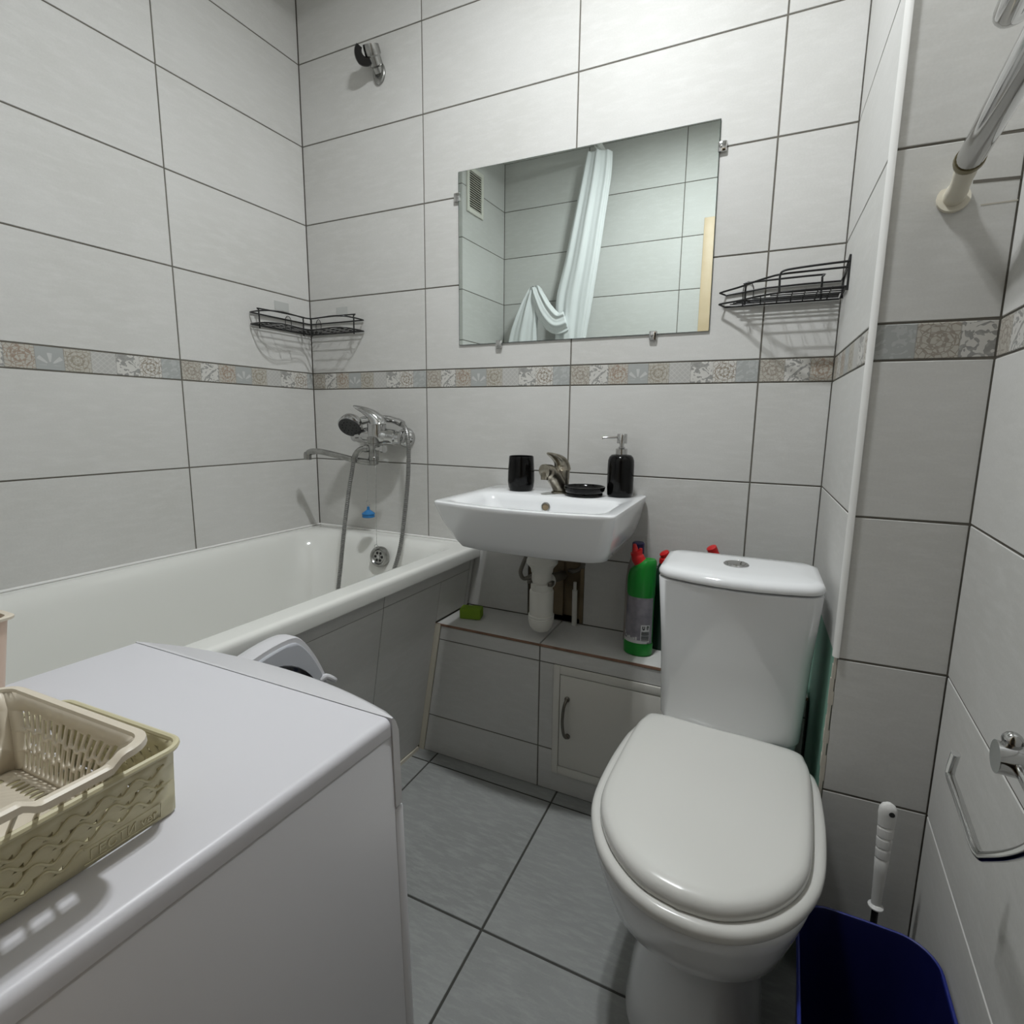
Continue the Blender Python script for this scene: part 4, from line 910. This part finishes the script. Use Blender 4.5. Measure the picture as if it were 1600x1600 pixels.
wR = [((0.012+1.2*v, v), (0.252, v)) for v in (0.008, 0.014, 0.020, 0.027)] + [((0.075, 0.04), (0.254, 0.04)), ((0.11, 0.06), (0.254, 0.06)), ((0.14, 0.08), (0.254, 0.08))] + [((u, 0.002), (u, v)) for u, v in ((0.05, 0.042), (0.09, 0.072), (0.125, 0.089), (0.155, 0.095), (0.18, 0.097), (0.205, 0.099), (0.23, 0.10))]
corner_shelf('black wire shelf fixed between the mirror and the pipe riser', mR, planR, None, gR, lR, [], zfR, zrR, wR)

# ------------------------------------------------------------------ bath mixer, hand shower, hoses, plugs
mix = thing('bath_mixer', 'chrome wall mixer with a long swivel spout over the bath end', 'mixer tap', (0.325, -0.06, 1.0))
for x in (0.255, 0.408):
    ME = frame((x, -0.0003, 0.982), (1,0,0), (0,-1,0))
    obj('escutcheon', MB().lathe([(0.034, 0.0), (0.034, 0.004), (0.030, 0.014), (0.022, 0.022), (0.016, 0.024), (0.016, 0.030)], ME, 30), CHROME, mix)
    mb = MB(); mb.lathe([(0.0185, 0.026), (0.0185, 0.046), (0.0165, 0.048)], ME, 6); obj('union_nut', mb, CHROME, mix)
mb = MB(); mb.tube(catmull([(0.240, -0.060, 0.984), (0.262, -0.066, 0.985), (0.300, -0.075, 0.988), (0.340, -0.078, 0.989), (0.380, -0.070, 0.986), (0.410, -0.060, 0.983), (0.424, -0.056, 0.982)], 5), [0.019]*5+[0.022]*5+[0.027]*5+[0.029]*5+[0.026]*5+[0.022]*5+[0.016], 18)
mb.lathe([(0.028, 0.985), (0.030, 1.008), (0.0305, 1.026), (0.0295, 1.0275)], flat_m(0.350, -0.082, 0), 28); obj('mixer_body', mb, CHROME, mix)
lp = catmull([(0.353, -0.080, 1.0275), (0.350, -0.083, 1.040), (0.338, -0.090, 1.056), (0.316, -0.099, 1.070), (0.291, -0.107, 1.080), (0.281, -0.110, 1.084)], 4); rr = []
for i, p in enumerate(lp):
    t = i/(len(lp)-1); wdt = 0.0270*(1-t)**0.8+0.004; th = 0.0285*(1-t)**1.3+0.0022
    d = (lp[min(i+1, len(lp)-1)]-lp[max(i-1, 0)]).normalized(); sd = Vector((0.1, 1, 0.1)); sd = (sd-d*sd.dot(d)).normalized(); nn = d.cross(sd)
    rr.append([p+sd*wdt*math.cos(a)+nn*th*math.sin(a) for a in [2*PI*k/16 for k in range(16)]])
obj('lever', MB().loft(rr), CHROME, mix)
SWX, SWY = 0.349, -0.10
obj('diverter', MB().lathe([(0.019, 0.985), (0.019, 0.966), (0.0165, 0.964), (0.0165, 0.952), (0.0155, 0.950), (0.0155, 0.922), (0.017, 0.920), (0.017, 0.911), (0.0145, 0.909), (0.0145, 0.898), (0.010, 0.895), (0.0005, 0.894)], flat_m(SWX, SWY, 0), 26), DULL, mix)
mb = MB(); mb.tube([(SWX+0.012, SWY, 0.948), (SWX+0.036, SWY-0.002, 0.948)], 0.0085, 14); mb.tube([(SWX+0.036, SWY-0.002, 0.948), (SWX+0.047, SWY-0.003, 0.948)], 0.0125, 16); obj('diverter_knob', mb, CHROME, mix)
mb = MB(); mb.tube(catmull([(SWX-0.008, SWY-0.004, 0.948), (0.322, -0.112, 0.9475), (0.305, -0.120, 0.940), (0.293, -0.124, 0.924), (0.288, -0.126, 0.905)], 5), [0.0105]*5+[0.0092]*16, 14); mb.tube([(0.332, -0.1075, 0.948), (0.322, -0.111, 0.9476)], 0.0125, 16); obj('hose_elbow', mb, DULL, mix)
mb = MB(); mb.tube(catmull([(SWX+0.004, SWY, 0.903), (0.330, -0.105, 0.9035), (0.285, -0.115, 0.909), (0.225, -0.125, 0.921), (0.160, -0.134, 0.932), (0.128, -0.138, 0.9325), (0.108, -0.140, 0.927), (0.102, -0.141, 0.916)], 5), [0.0105]*10+[0.0098]*15+[0.0108]*11, 14); mb.lathe([(0.0125, -0.022), (0.0125, -0.004), (0.0105, 0.004)], flat_m(0.103, -0.141, 0.926), 18); obj('spout', mb, DULL, mix)

hs = thing('hand_shower', 'chrome hand shower with a dark face resting on the bath mixer', 'shower head', (0.255, -0.10, 1.02))
hd = frame((0.2535, -0.098, 1.018), (1, 0.3, 0), Vector((-0.48, -0.74, -0.46)))
obj('head', MB().lathe([(0.010, -0.040), (0.024, -0.036), (0.036, -0.022), (0.0405, -0.006), (0.0405, 0.002), (0.036, 0.006)], hd, 34), CHROME, hs)
fc = obj('spray_face', MB().lathe([(0.0375, 0.003), (0.0365, 0.0075), (0.0005, 0.009)], hd, 34), mat('dark_grey_spray_plate', S(58,58,58), 0.45), hs, label='dark grey spray plate')
mb = MB()
for n_, r_ in ((6, 0.012), (12, 0.024)):
    for k in range(n_): mb.lathe([(0.0017, 0.007), (0.0014, 0.010), (0.0002, 0.0102)], hd @ Matrix.Translation((r_*math.cos(2*PI*k/n_), r_*math.sin(2*PI*k/n_), 0)), 8)
obj('nozzle', mb, RUBBER, fc)
mb = MB(); mb.tube(catmull([(0.262, -0.082, 1.030), (0.300, -0.058, 1.042), (0.345, -0.046, 1.044), (0.385, -0.048, 1.041), (0.418, -0.054, 1.034)], 5), [0.013]*5+[0.0125]*5+[0.0118]*5+[0.0110]*6, 16); mb.tube([(0.412, -0.0525, 1.0355), (0.434, -0.058, 1.028)], 0.0122, 14); obj('handle', mb, CHROME, hs)

def hose(label, ctrl, loc):
    p = catmull(ctrl, 26); out = [p[0]]; 
    # even steps so the ribs are regular
    acc = 0; step = 0.0016
    for a, b in zip(p, p[1:]):
        L_ = (b-a).length
        while acc+L_ >= step and L_ > 1e-9:
            f = (step-acc)/L_; a = a.lerp(b, f); out.append(a); L_ = (b-a).length; acc = 0
        acc += L_
    o = obj('shower_hose', MB().tube(out, [0.0076 if i % 4 < 2 else 0.0060 for i in range(len(out))], 10), mat('steel_hose', (0.33,0.33,0.32,1), 0.3, 0.9), loc=loc)
    return setp(o, label, 'hose')
hose('ribbed steel shower hose looping down into the bath below the mixer',
     [(0.432, -0.0575, 1.029), (0.452, -0.066, 1.014), (0.4665, -0.075, 0.985), (0.474, -0.082, 0.935), (0.4735, -0.088, 0.850), (0.468, -0.100, 0.745), (0.462, -0.118, 0.640), (0.455, -0.150, 0.560), (0.440, -0.215, 0.430), (0.40, -0.27, 0.335), (0.335, -0.28, 0.315), (0.285, -0.25, 0.345), (0.262, -0.205, 0.430), (0.251, -0.170, 0.53), (0.254, -0.146, 0.672), (0.270, -0.135, 0.802), (0.282, -0.128, 0.875), (0.288, -0.126, 0.908)], (0.36, -0.15, 0.6))
# chains and plugs
def chain(name, label, pts, plug):
    t = thing(name, label, 'plug', pts[-1]) if plug else thing(name, label, 'chain', pts[-1])
    p = catmull(pts, 12)
    obj('ball_chain', MB().tube(p, [0.0011 if i % 2 else 0.0006 for i in range(len(p))], 6), CHROME, t)
    return t
c1 = chain('bath_plug', 'blue rubber plug hanging on a chain from the bath spout', [(0.331, -0.113, 0.898), (0.330, -0.113, 0.84), (0.3305, -0.113, 0.778)], True)
obj('ring', MB().tube([(0.3305+0.008*math.cos(a), -0.113, 0.769+0.009*math.sin(a)) for a in [2*PI*k/16 for k in range(16)]], 0.0009, 6, True), CHROME, c1)
obj('stopper', MB().lathe([(0.019, 0.722), (0.0205, 0.7235), (0.0195, 0.730), (0.021, 0.732), (0.021, 0.735), (0.012, 0.742), (0.005, 0.747), (0.0042, 0.757), (0.001, 0.758)], flat_m(0.331, -0.113, 0), 28), PLUG, c1, label='blue rubber stopper')
c2 = chain('plug_chain', 'thin chain hanging from the spout down to the overflow', [(0.3625, -0.108, 0.895), (0.361, -0.1085, 0.80), (0.360, -0.110, 0.70), (0.3615, -0.113, 0.632)], False)
obj('ring', MB().tube([(0.3618+0.0075*math.cos(a), -0.1155, 0.6255+0.0075*math.sin(a)) for a in [2*PI*k/16 for k in range(16)]], 0.0009, 6, True), CHROME, c2)

# shower bracket high on the back wall
sb = thing('shower_bracket', 'empty shower head bracket high on the back wall', 'bracket', (0.345, 0, 2.10))
MBk = frame((0.3330, -0.0003, 2.098), (1,0,0), (0,-1,0))
obj('wall_plate', MB().lathe([(0.026, 0.0), (0.026, 0.005), (0.022, 0.008), (0.014, 0.009)], MBk, 26, 0.85, 1.25), DULL, sb)
mb = MB(); mb.tube(catmull([(0.3335, -0.003, 2.100), (0.3340, -0.016, 2.113), (0.3355, -0.032, 2.132), (0.3375, -0.043, 2.146), (0.3380, -0.046, 2.151)], 5), [0.0150]*5+[0.0205]*5+[0.0245]*5+[0.0240]*5+[0.017], 22); obj('bracket_arm', mb, DULL, sb)
ax = Vector((0.54, -0.68, -0.50)).normalized(); s1 = Vector((0.91, 0.41, 0.01)); s1 = (s1-ax*s1.dot(ax)).normalized(); s2 = s1.cross(ax)*-1
if s2.z < 0: s2 = -s2
cc = Vector((0.3225, -0.048, 2.1350)); rr = []
for i in range(25):
    t = math.radians(142+(316-142)*i/24); d = s1*math.cos(t)+s2*math.sin(t); e = 1-0.25*abs(i-12)/12
    rr.append([cc+d*r_+ax*h_ for r_, h_ in ((0.0135, -0.012), (0.034*e+0.003, -0.012), (0.037*e+0.003, -0.006), (0.037*e+0.003, 0.008), (0.034*e+0.003, 0.013), (0.0150, 0.013), (0.0130, 0.008))])
obj('cradle', MB().loft(rr), BLACK, sb, label='black plastic cradle clip')

# ------------------------------------------------------------------ cleaning bottles and sponge on the ledge
gb = thing('cleaner_bottle', 'green toilet cleaner bottle with a bent neck and red cap on the ledge', 'bottle', (1.2335, -0.122, ZL), 'cleaning bottles on the ledge')
def oval(cx_, cy_, rx, ry, z, n=28): return [Vector((cx_+rx*math.cos(2*PI*k/n), cy_+ry*math.sin(2*PI*k/n), z)) for k in range(n)]
GX, GY = 1.2320, -0.118
def slant(cx_, cy_, rx, ry, z): return [p+Vector((0, 0, 0.42*(p.x-cx_)+0.006*(1-((p.x-cx_)/rx)**2))) for p in oval(cx_, cy_, rx, ry, z)]
mb = MB(); mb.loft([oval(GX, GY, 0.034, 0.024, ZL), oval(GX, GY, 0.0375, 0.027, ZL+0.004), oval(GX, GY, 0.0385, 0.028, ZL+0.03), oval(GX+0.000, GY, 0.0365, 0.027, ZL+0.035), oval(GX+0.001, GY, 0.0350, 0.026, ZL+0.10), oval(GX+0.002, GY, 0.0345, 0.0255, ZL+0.16), oval(GX+0.001, GY, 0.0365, 0.0265, ZL+0.167), oval(GX+0.001, GY, 0.0365, 0.0265, ZL+0.205), slant(GX+0.002, GY, 0.0360, 0.0260, ZL+0.230), slant(GX+0.003, GY, 0.0345, 0.0245, ZL+0.240), slant(GX+0.006, GY, 0.0285, 0.0205, ZL+0.2475), slant(GX+0.008, GY, 0.015, 0.013, ZL+0.2525), slant(GX+0.008, GY, 0.004, 0.004, ZL+0.2535)]); obj('bottle_body', mb, GREEN, gb)
mb = MB(); mb.tube(catmull([(GX-0.002, GY-0.002, ZL+0.245), (GX-0.012, GY-0.003, ZL+0.262), (GX-0.017, GY-0.004, ZL+0.276)], 4), [0.017]*5+[0.0145]*4, 16); mb.tube([(GX-0.017, GY-0.004, ZL+0.274), (GX-0.021, GY-0.004, ZL+0.296)], [0.0095, 0.004], 12); mb.tube([(GX-0.006, GY-0.004, ZL+0.272), (GX-0.004, GY-0.004, ZL+0.286)], [0.007, 0.004], 10); obj('cap', mb, RED, gb, label='red nozzle cap')
def shell_patch(z0, z1, a0_, a1_, off, n=12, rx=0.0352, ry=0.0262):
    bm = bmesh.new(); rows = []
    for z in (z0, z1):
        fx_ = 0.0365-(z-0.035)*0.0165+0.0004 if True else rx
        rx_ = 0.0365+(0.0345-0.0365)*(z-0.035)/0.125; ry_ = 0.027+(0.0255-0.027)*(z-0.035)/0.125
        rows.append([bm.verts.new((GX+0.0005+0.0012*(z-0.035)/0.125+(rx_+off)*math.cos(a), GY+(ry_+off)*math.sin(a), ZL+z)) for a in [a0_+(a1_-a0_)*k/n for k in range(n+1)]])
    for k in range(n): bm.faces.new((rows[0][k], rows[0][k+1], rows[1][k+1], rows[1][k]))
    mb = MB(); mb.bm.free(); mb.bm = bm; return mb
lb = obj('label', shell_patch(0.037, 0.160, -PI*1.02, -0.10*PI, 0.0006), LABEL, gb, label='grey printed label')
obj('label_edge', shell_patch(0.037, 0.0455, -PI*0.95, -0.26*PI, 0.0009), LABEL_W, lb)
obj('barcode_panel', shell_patch(0.041, 0.088, -PI*0.42, -0.20*PI, 0.0010), LABEL_W, lb)
mb = MB(); mb.bm.free(); mb.bm = bmesh.new()
for k in range(7):
    q = shell_patch(0.0455+k*0.0038, 0.0455+k*0.0038+(0.0026 if k % 3 else 0.0018), -PI*0.405, -0.215*PI, 0.0013, 6); me = bpy.data.meshes.new('q'); q.bm.to_mesh(me); q.bm.free(); mb.bm.from_mesh(me); bpy.data.meshes.remove(me)
obj('barcode', mb, INK, lb)
mb = MB(); mb.bm.free(); mb.bm = bmesh.new()
for a, b, z0, z1 in ((-0.385, -0.365, 0.077, 0.085), (-0.345, -0.325, 0.077, 0.085), (-0.375, -0.335, 0.0745, 0.078), (-0.275, -0.235, 0.083, 0.0855), (-0.285, -0.27, 0.0765, 0.0845), (-0.275, -0.235, 0.0795, 0.0813), (-0.245, -0.23, 0.080, 0.0845), (-0.275, -0.24, 0.0755, 0.0773)):
    q = shell_patch(z0, z1, PI*a, PI*b, 0.0013, 3); me = bpy.data.meshes.new('q'); q.bm.to_mesh(me); q.bm.free(); mb.bm.from_mesh(me); bpy.data.meshes.remove(me)
obj('label_sign', mb, INK, lb)
mb = MB(); mb.bm.free(); mb.bm = bmesh.new()
for k in range(9):
    a = -0.98+k*0.055; z0 = 0.046+max(0, (4-k))*0.0045
    q = shell_patch(z0, z0+0.004+(k % 3)*0.002, PI*a, PI*(a+0.045), 0.0009, 2); me = bpy.data.meshes.new('q'); q.bm.to_mesh(me); q.bm.free(); mb.bm.from_mesh(me); bpy.data.meshes.remove(me)
obj('label_pattern', mb, LABEL_W, lb)
# three more bottles, mostly hidden behind
def back_bottle(x, y, h, rx, ry, body, capm, label, red=False):
    t = thing('cleaner_bottle', label, 'bottle', (x, y, ZL), 'cleaning bottles on the ledge')
    obj('bottle_body', MB().loft([oval(x, y, rx*0.92, ry*0.92, ZL), oval(x, y, rx, ry, ZL+0.006), oval(x, y, rx, ry, ZL+h*0.62), oval(x, y, rx*0.85, ry*0.85, ZL+h*0.76), oval(x, y, 0.016, 0.016, ZL+h*0.88), oval(x, y, 0.0135, 0.0135, ZL+h*0.9)]), body, t)
    if red: obj('cap', MB().tube(catmull([(x, y, ZL+h*0.885), (x, y, ZL+h*0.95), (x-0.006, y-0.004, ZL+h)], 4), [0.017]*4+[0.013]*4+[0.007], 14), capm, t)
    else: obj('cap', MB().lathe([(0.0165, h*0.885), (0.0165, h-0.003), (0.014, h), (0.0005, h)], flat_m(x, y, ZL), 20), capm, t)
back_bottle(1.2085, -0.0580, 0.287, 0.030, 0.022, mat('clear_grey_bottle', S(150,140,136), 0.2), NAVY, 'pale bottle with a dark blue cap behind the green one on the ledge')
back_bottle(1.2820, -0.0560, 0.268, 0.033, 0.026, mat('dark_green_bottle', S(22,50,38), 0.3), RED, 'dark bottle with a red cap between green bottle and cistern', True)
back_bottle(1.3990, -0.055, 0.296, 0.033, 0.026, mat('blue_bottle', S(40,80,140), 0.3), RED, 'bottle whose red cap peeks over the cistern lid', True)
sg = MB(); MSp = Matrix.Translation((0.712, -0.098, ZL+0.0003)) @ Matrix.Rotation(0.25, 4, 'Z')
sg.box((-0.0335, -0.021, 0.0), (0.0335, 0.021, 0.0335), MSp, ch=0.005)
sg = obj('sponge', sg, SPONGE, loc=(0.712, -0.098, ZL)); setp(sg, 'green kitchen sponge on the ledge beside the bath', 'sponge')

# ------------------------------------------------------------------ brush, bin, paper holder, towel rail
bru = thing('toilet_brush', 'white-handled toilet brush standing behind the blue bin', 'brush', (1.722, -0.492, 0))
bp_ = lambda z: Vector((1.7235-0.001*z, -0.492+0.012*z-0.0, z))
def bring(z, rx, ry, n=20): 
    c = bp_(z); return [c+Vector((rx*math.cos(2*PI*k/n), ry*math.sin(2*PI*k/n), 0)) for k in range(n)]
prof = [(0.2375, 0.0075, 0.006), (0.262, 0.008, 0.006), (0.300, 0.0092, 0.0065)]
for k in range(4): z = 0.326+k*0.0195; prof += [(z-0.001, 0.0103+0.0006*k, 0.0070), (z+0.0012, 0.0090+0.0006*k, 0.0058), (z+0.003, 0.0104+0.0006*k, 0.0072), (z+0.016, 0.0110+0.0006*k, 0.0074)]
prof += [(0.410, 0.0135, 0.0080), (0.419, 0.0128, 0.0078), (0.4255, 0.0095, 0.0062), (0.429, 0.004, 0.003)]
obj('handle', MB().loft([bring(*p) for p in prof]), WHITE_PVC, bru)
obj('hang_hole', MB().lathe([(0.0042, -0.0005), (0.0042, 0.0006), (0.0003, 0.0007)], frame(bp_(0.414)+Vector((0.004, -0.0080, 0)), (1,0,0), (0,-1,0)), 14), INK, bru)
obj('collar', MB().lathe([(0.007, 0.2335), (0.0115, 0.2345), (0.0115, 0.2365), (0.007, 0.240)], flat_m(bp_(0.237).x, bp_(0.237).y, 0), 22), WHITE_PVC, bru)
obj('stem', MB().tube([bp_(0.07), bp_(0.236)], 0.0052, 12), RUBBER, bru)
obj('bristle_head', MB().lathe([(0.012, 0.0005), (0.026, 0.006), (0.030, 0.03), (0.028, 0.06), (0.014, 0.078), (0.006, 0.08)], flat_m(1.723, -0.492, 0), 24), WHITE_PVC, bru)

bn = thing('waste_bin', 'blue plastic waste bin, shade painted into its walls, between the toilet and the right wall', 'bin', (1.672, -0.72, 0))
BY1, BH_ = -0.600, 0.300
def bq(sx, z, o=0):
    # rounded, a little skewed to follow the right wall, tapering to the floor
    out = []
    for p in rrect(-0.088*sx+o, 0.088*sx-o, -0.135*sx+o, 0.135*sx-o, 0.045*sx, 8):
        out.append(Vector((1.6745+p.x+0.05*p.y, -0.737+p.y-0.10*max(0, p.x)*0.3, z)))
    return out
mb = MB(); mb.loft([bq(0.78, 0.0), bq(0.80, 0.004), bq(1.0, BH_-0.001), bq(1.0, BH_, 0.0015), bq(0.985, BH_-0.004, 0.001), bq(0.79, 0.006, 0.001), bq(0.4, 0.006)]); obj('bin_wall', mb, BLUE, bn)
mb = MB(); mb.tube(bq(1.005, BH_-0.002), 0.0026, 8, True); obj('rim', mb, BLUE_RIM, bn, label='rim of the same blue plastic, without the painted shade')

Rn = Vector((-1, AR, 0)).normalized()     # out of the right wall
RX = lambda y: XW+AR*(y-YD)
def rp3(y, z, off): return Vector((RX(y), y, z))+Rn*off
ph = thing('paper_holder', 'empty chrome toilet paper holder on the right wall', 'holder', rp3(-0.93, 0.77, 0))
hp = catmull([rp3(-0.7775, 0.692, 0.062), rp3(-0.769, 0.668, 0.062), rp3(-0.772, 0.660, 0.062), rp3(-0.800, 0.658, 0.062), rp3(-0.845, 0.654, 0.062), rp3(-0.872, 0.652, 0.062), rp3(-0.888, 0.6555, 0.062), rp3(-0.902, 0.666, 0.062), rp3(-0.945, 0.703, 0.062), rp3(-0.978, 0.737, 0.062), rp3(-0.985, 0.755, 0.062), rp3(-0.972, 0.769, 0.062), rp3(-0.935, 0.773, 0.062)], 5)
obj('roll_arm', MB().tube(hp, 0.0044, 12), CHROME, ph)
mb = MB(); mb.lathe([(0.0135, 0.074), (0.0135, 0.050), (0.011, 0.046), (0.0105, 0.0)], frame(rp3(-0.922, 0.773, 0), (0,0,1), Rn), 22); obj('post', mb, CHROME, ph)
obj('wall_plate', MB().lathe([(0.022, 0.0004), (0.022, 0.005), (0.018, 0.008)], frame(rp3(-0.922, 0.773, 0), (0,0,1), Rn), 24), CHROME, ph)
obj('knob', MB().sphere(rp3(-0.920, 0.789, 0.064), 0.0075, 14, 8), CHROME, ph)

tr = thing('towel_rail', 'chrome heated towel rail tubes beside the riser at upper right', 'towel rail', (1.70, -0.6, 1.4))
A_ = Vector((1.7085, -0.515, 1.397)); Bp = Vector((1.690, -0.72, 1.398)); dirn = (Bp-A_).normalized()
E_ = A_+dirn*0.70
obj('lower_tube', MB().tube([A_, A_.lerp(E_, 0.5), E_], 0.0160, 22), CHROME, tr)
mb = MB(); mb.tube([(1.7125, YC-0.001, 1.3725), (1.7125, YC-0.006, 1.3735)], 0.0205, 26); fl = obj('wall_flange', mb, CREAM_PVC, tr, label='cream plastic wall flange')
mb = MB(); mb.tube(catmull([(1.7125, YC-0.004, 1.3735), (1.7118, -0.468, 1.379), (1.7105, -0.490, 1.387), tuple(A_)], 4), [0.0135]*4+[0.0120]*4+[0.0128]*5, 18); obj('white_bracket', mb, CREAM_PVC, tr, label='off-white bracket stem')
mb = MB(); mb.tube([A_-dirn*0.016, A_-dirn*0.012, A_-dirn*0.004, A_+dirn*0.004], [0.0130, 0.0162, 0.0178, 0.0172], 22); obj('collar', mb, mat('olive_seal', S(128,120,92), 0.35, 0.6), tr, label='olive-stained collar')
# upper loop: two tubes joined by a bend at the riser end
q0 = Vector((1.7120, -0.628, 1.512)); up = Vector((0.85, 0, 0.5)).normalized(); rB = 0.017
loop = [q0+dirn*0.62-up*rB, q0+dirn*0.3-up*rB]+[q0-dirn*rB*math.sin(t)-up*rB*math.cos(t) for t in [PI*k/10 for k in range(11)]]+[q0+dirn*0.3+up*rB, q0+dirn*0.62+up*rB]
obj('upper_loop', MB().tube(loop, 0.0135, 20), CHROME, tr)
for s in (0.62,):
    pA = E_; obj('riser_tube', MB().tube([pA+Vector((0,0,-0.03)), q0+dirn*0.62+Vector((0,0,0.03))], 0.015, 16), CHROME, tr)

# ------------------------------------------------------------------ vent, curtain, lamp
vent = thing('vent_grille', 'white louvred vent grille high on the shaft', 'vent', (SX(-1.085), -1.085, 2.19))
vU = U.normalized(); MV = frame(Vector((SX(-1.085), -1.085, 2.195)), vU, (0,0,1))
for lo, hi in (((-0.075, -0.010, -0.11), (-0.056, -0.0004, 0.11)), ((0.056, -0.010, -0.11), (0.075, -0.0004, 0.11)), ((-0.056, -0.010, 0.088), (0.056, -0.0004, 0.11)), ((-0.056, -0.010, -0.11), (0.056, -0.0004, -0.088))): obj('frame_bar', MB().box(lo, hi, MV, ch=0.002), VENTP, vent)
obj('dark_backing', MB().box((-0.056, -0.002, -0.088), (0.056, -0.0006, 0.088), MV), mat('vent_shadow_mesh', S(60,54,40), 0.9), vent, smooth=False)
for k in range(16):
    z = -0.082+k*0.011; obj('slat', MB().box((-0.056, -0.0085, -0.0011), (0.056, -0.0022, 0.0011), MV @ Matrix.Translation((0, 0, z)) @ Matrix.Rotation(0.25, 4, 'X')), VENTP, vent, smooth=False)
rod = MB(); rod.tube([(0.66, YW+0.002, 2.395), (0.66, -0.003, 2.395)], 0.011, 16); rod.tube([(0.66, YW+0.001, 2.395), (0.66, YW+0.014, 2.395)], 0.024, 20); rod.tube([(0.66, -0.014, 2.395), (0.66, -0.002, 2.395)], 0.024, 20)
rod = obj('curtain_rod', rod, WHITE_PVC, loc=(0.66, -0.7, 2.395)); setp(rod, 'white shower curtain rod just below the ceiling', 'rod')
cur = thing('shower_curtain', 'white shower curtain gathered and looped aside by the near wall', 'curtain', (0.60, -1.27, 1.6))
def cloth(path, widths, depth, pleats, seed, dirs):
    rg = random.Random(seed); n = 64; rings = []
    ph_ = [rg.random()*6.28 for _ in range(4)]
    P = catmull(path, 8); k = len(P)
    for i, p in enumerate(P):
        t = i/(k-1); j = t*(len(widths)-1); j0 = int(min(j, len(widths)-2)); wv = widths[j0]+(widths[j0+1]-widths[j0])*(j-j0)
        d0 = Vector(dirs[j0]).lerp(Vector(dirs[j0+1]), j-j0).normalized()
        tg = (P[min(i+1, k-1)]-P[max(i-1, 0)]).normalized(); a = (d0-tg*d0.dot(tg)).normalized(); b = tg.cross(a)
        ring = []
        for q in range(n):
            th = 2*PI*q/n; fold = 1+0.30*math.sin(pleats*th+ph_[0]+1.2*t)+0.14*math.sin((pleats*2+1)*th+ph_[1]-2*t)
            ring.append(p+a*wv*math.cos(th)*(0.90+0.10*fold)+b*depth*math.sin(th)*fold)
        rings.append(ring)
    return MB().loft(rings)
obj('gathered_drop', cloth([(0.660, -1.290, 2.366), (0.645, -1.292, 2.25), (0.610, -1.296, 2.05), (0.575, -1.300, 1.85), (0.545, -1.302, 1.70), (0.535, -1.302, 1.60), (0.53, -1.30, 1.50), (0.525, -1.30, 1.30), (0.52, -1.30, 1.10)], [0.066, 0.078, 0.086, 0.094, 0.104, 0.100, 0.09, 0.075, 0.07], 0.026, 7, 2, [(1,0.1,0)]*9), CURTAIN, cur, ang=2)
obj('looped_bunch', cloth([(0.515, -1.268, 1.565), (0.46, -1.262, 1.555), (0.40, -1.262, 1.615), (0.355, -1.268, 1.70), (0.330, -1.285, 1.735), (0.310, -1.282, 1.70), (0.285, -1.275, 1.60), (0.262, -1.275, 1.48), (0.250, -1.28, 1.30), (0.245, -1.29, 1.10)], [0.05, 0.055, 0.05, 0.035, 0.030, 0.040, 0.065, 0.085, 0.095, 0.10], 0.024, 6, 5, [(0,0.2,1), (0,0.2,1), (0.5,0.2,1), (1,0.2,0.5), (1,0.1,0.3), (1,0.1,0), (1,0,0), (1,0,0), (1,0,0), (1,0,0)]), CURTAIN, cur, ang=2)
for k in range(6):
    yk = -1.325+k*0.014; obj('ring', MB().tube([(0.66+0.017*math.cos(a), yk, 2.389+0.017*math.sin(a)) for a in [2*PI*j/16 for j in range(16)]], 0.0014, 6, True), WHITE_PVC, cur)

lamp = thing('ceiling_lamp', 'small ceiling downlight with two round lamps lighting the room', 'lamp', (LAMP_XY[0], LAMP_XY[1], ZC))
obj('lamp_plate', MB().box((LAMP_XY[0]-0.10, LAMP_XY[1]-0.05, ZC-0.022), (LAMP_XY[0]+0.10, LAMP_XY[1]+0.05, ZC-0.0005), ch=0.006), WHITE_PVC, lamp)
for dx in (-0.048, 0.048):
    obj('lamp_ring', MB().lathe([(0.040, ZC-0.0215), (0.040, ZC-0.030), (0.0365, ZC-0.034), (0.031, ZC-0.034), (0.031, ZC-0.030)], flat_m(LAMP_XY[0]+dx, LAMP_XY[1], 0), 28), CHROME, lamp)
    obj('bulb', MB().lathe([(0.0305, ZC-0.0325), (0.029, ZC-0.0345), (0.0003, ZC-0.0350)], flat_m(LAMP_XY[0]+dx, LAMP_XY[1], 0), 28), BULB, lamp)
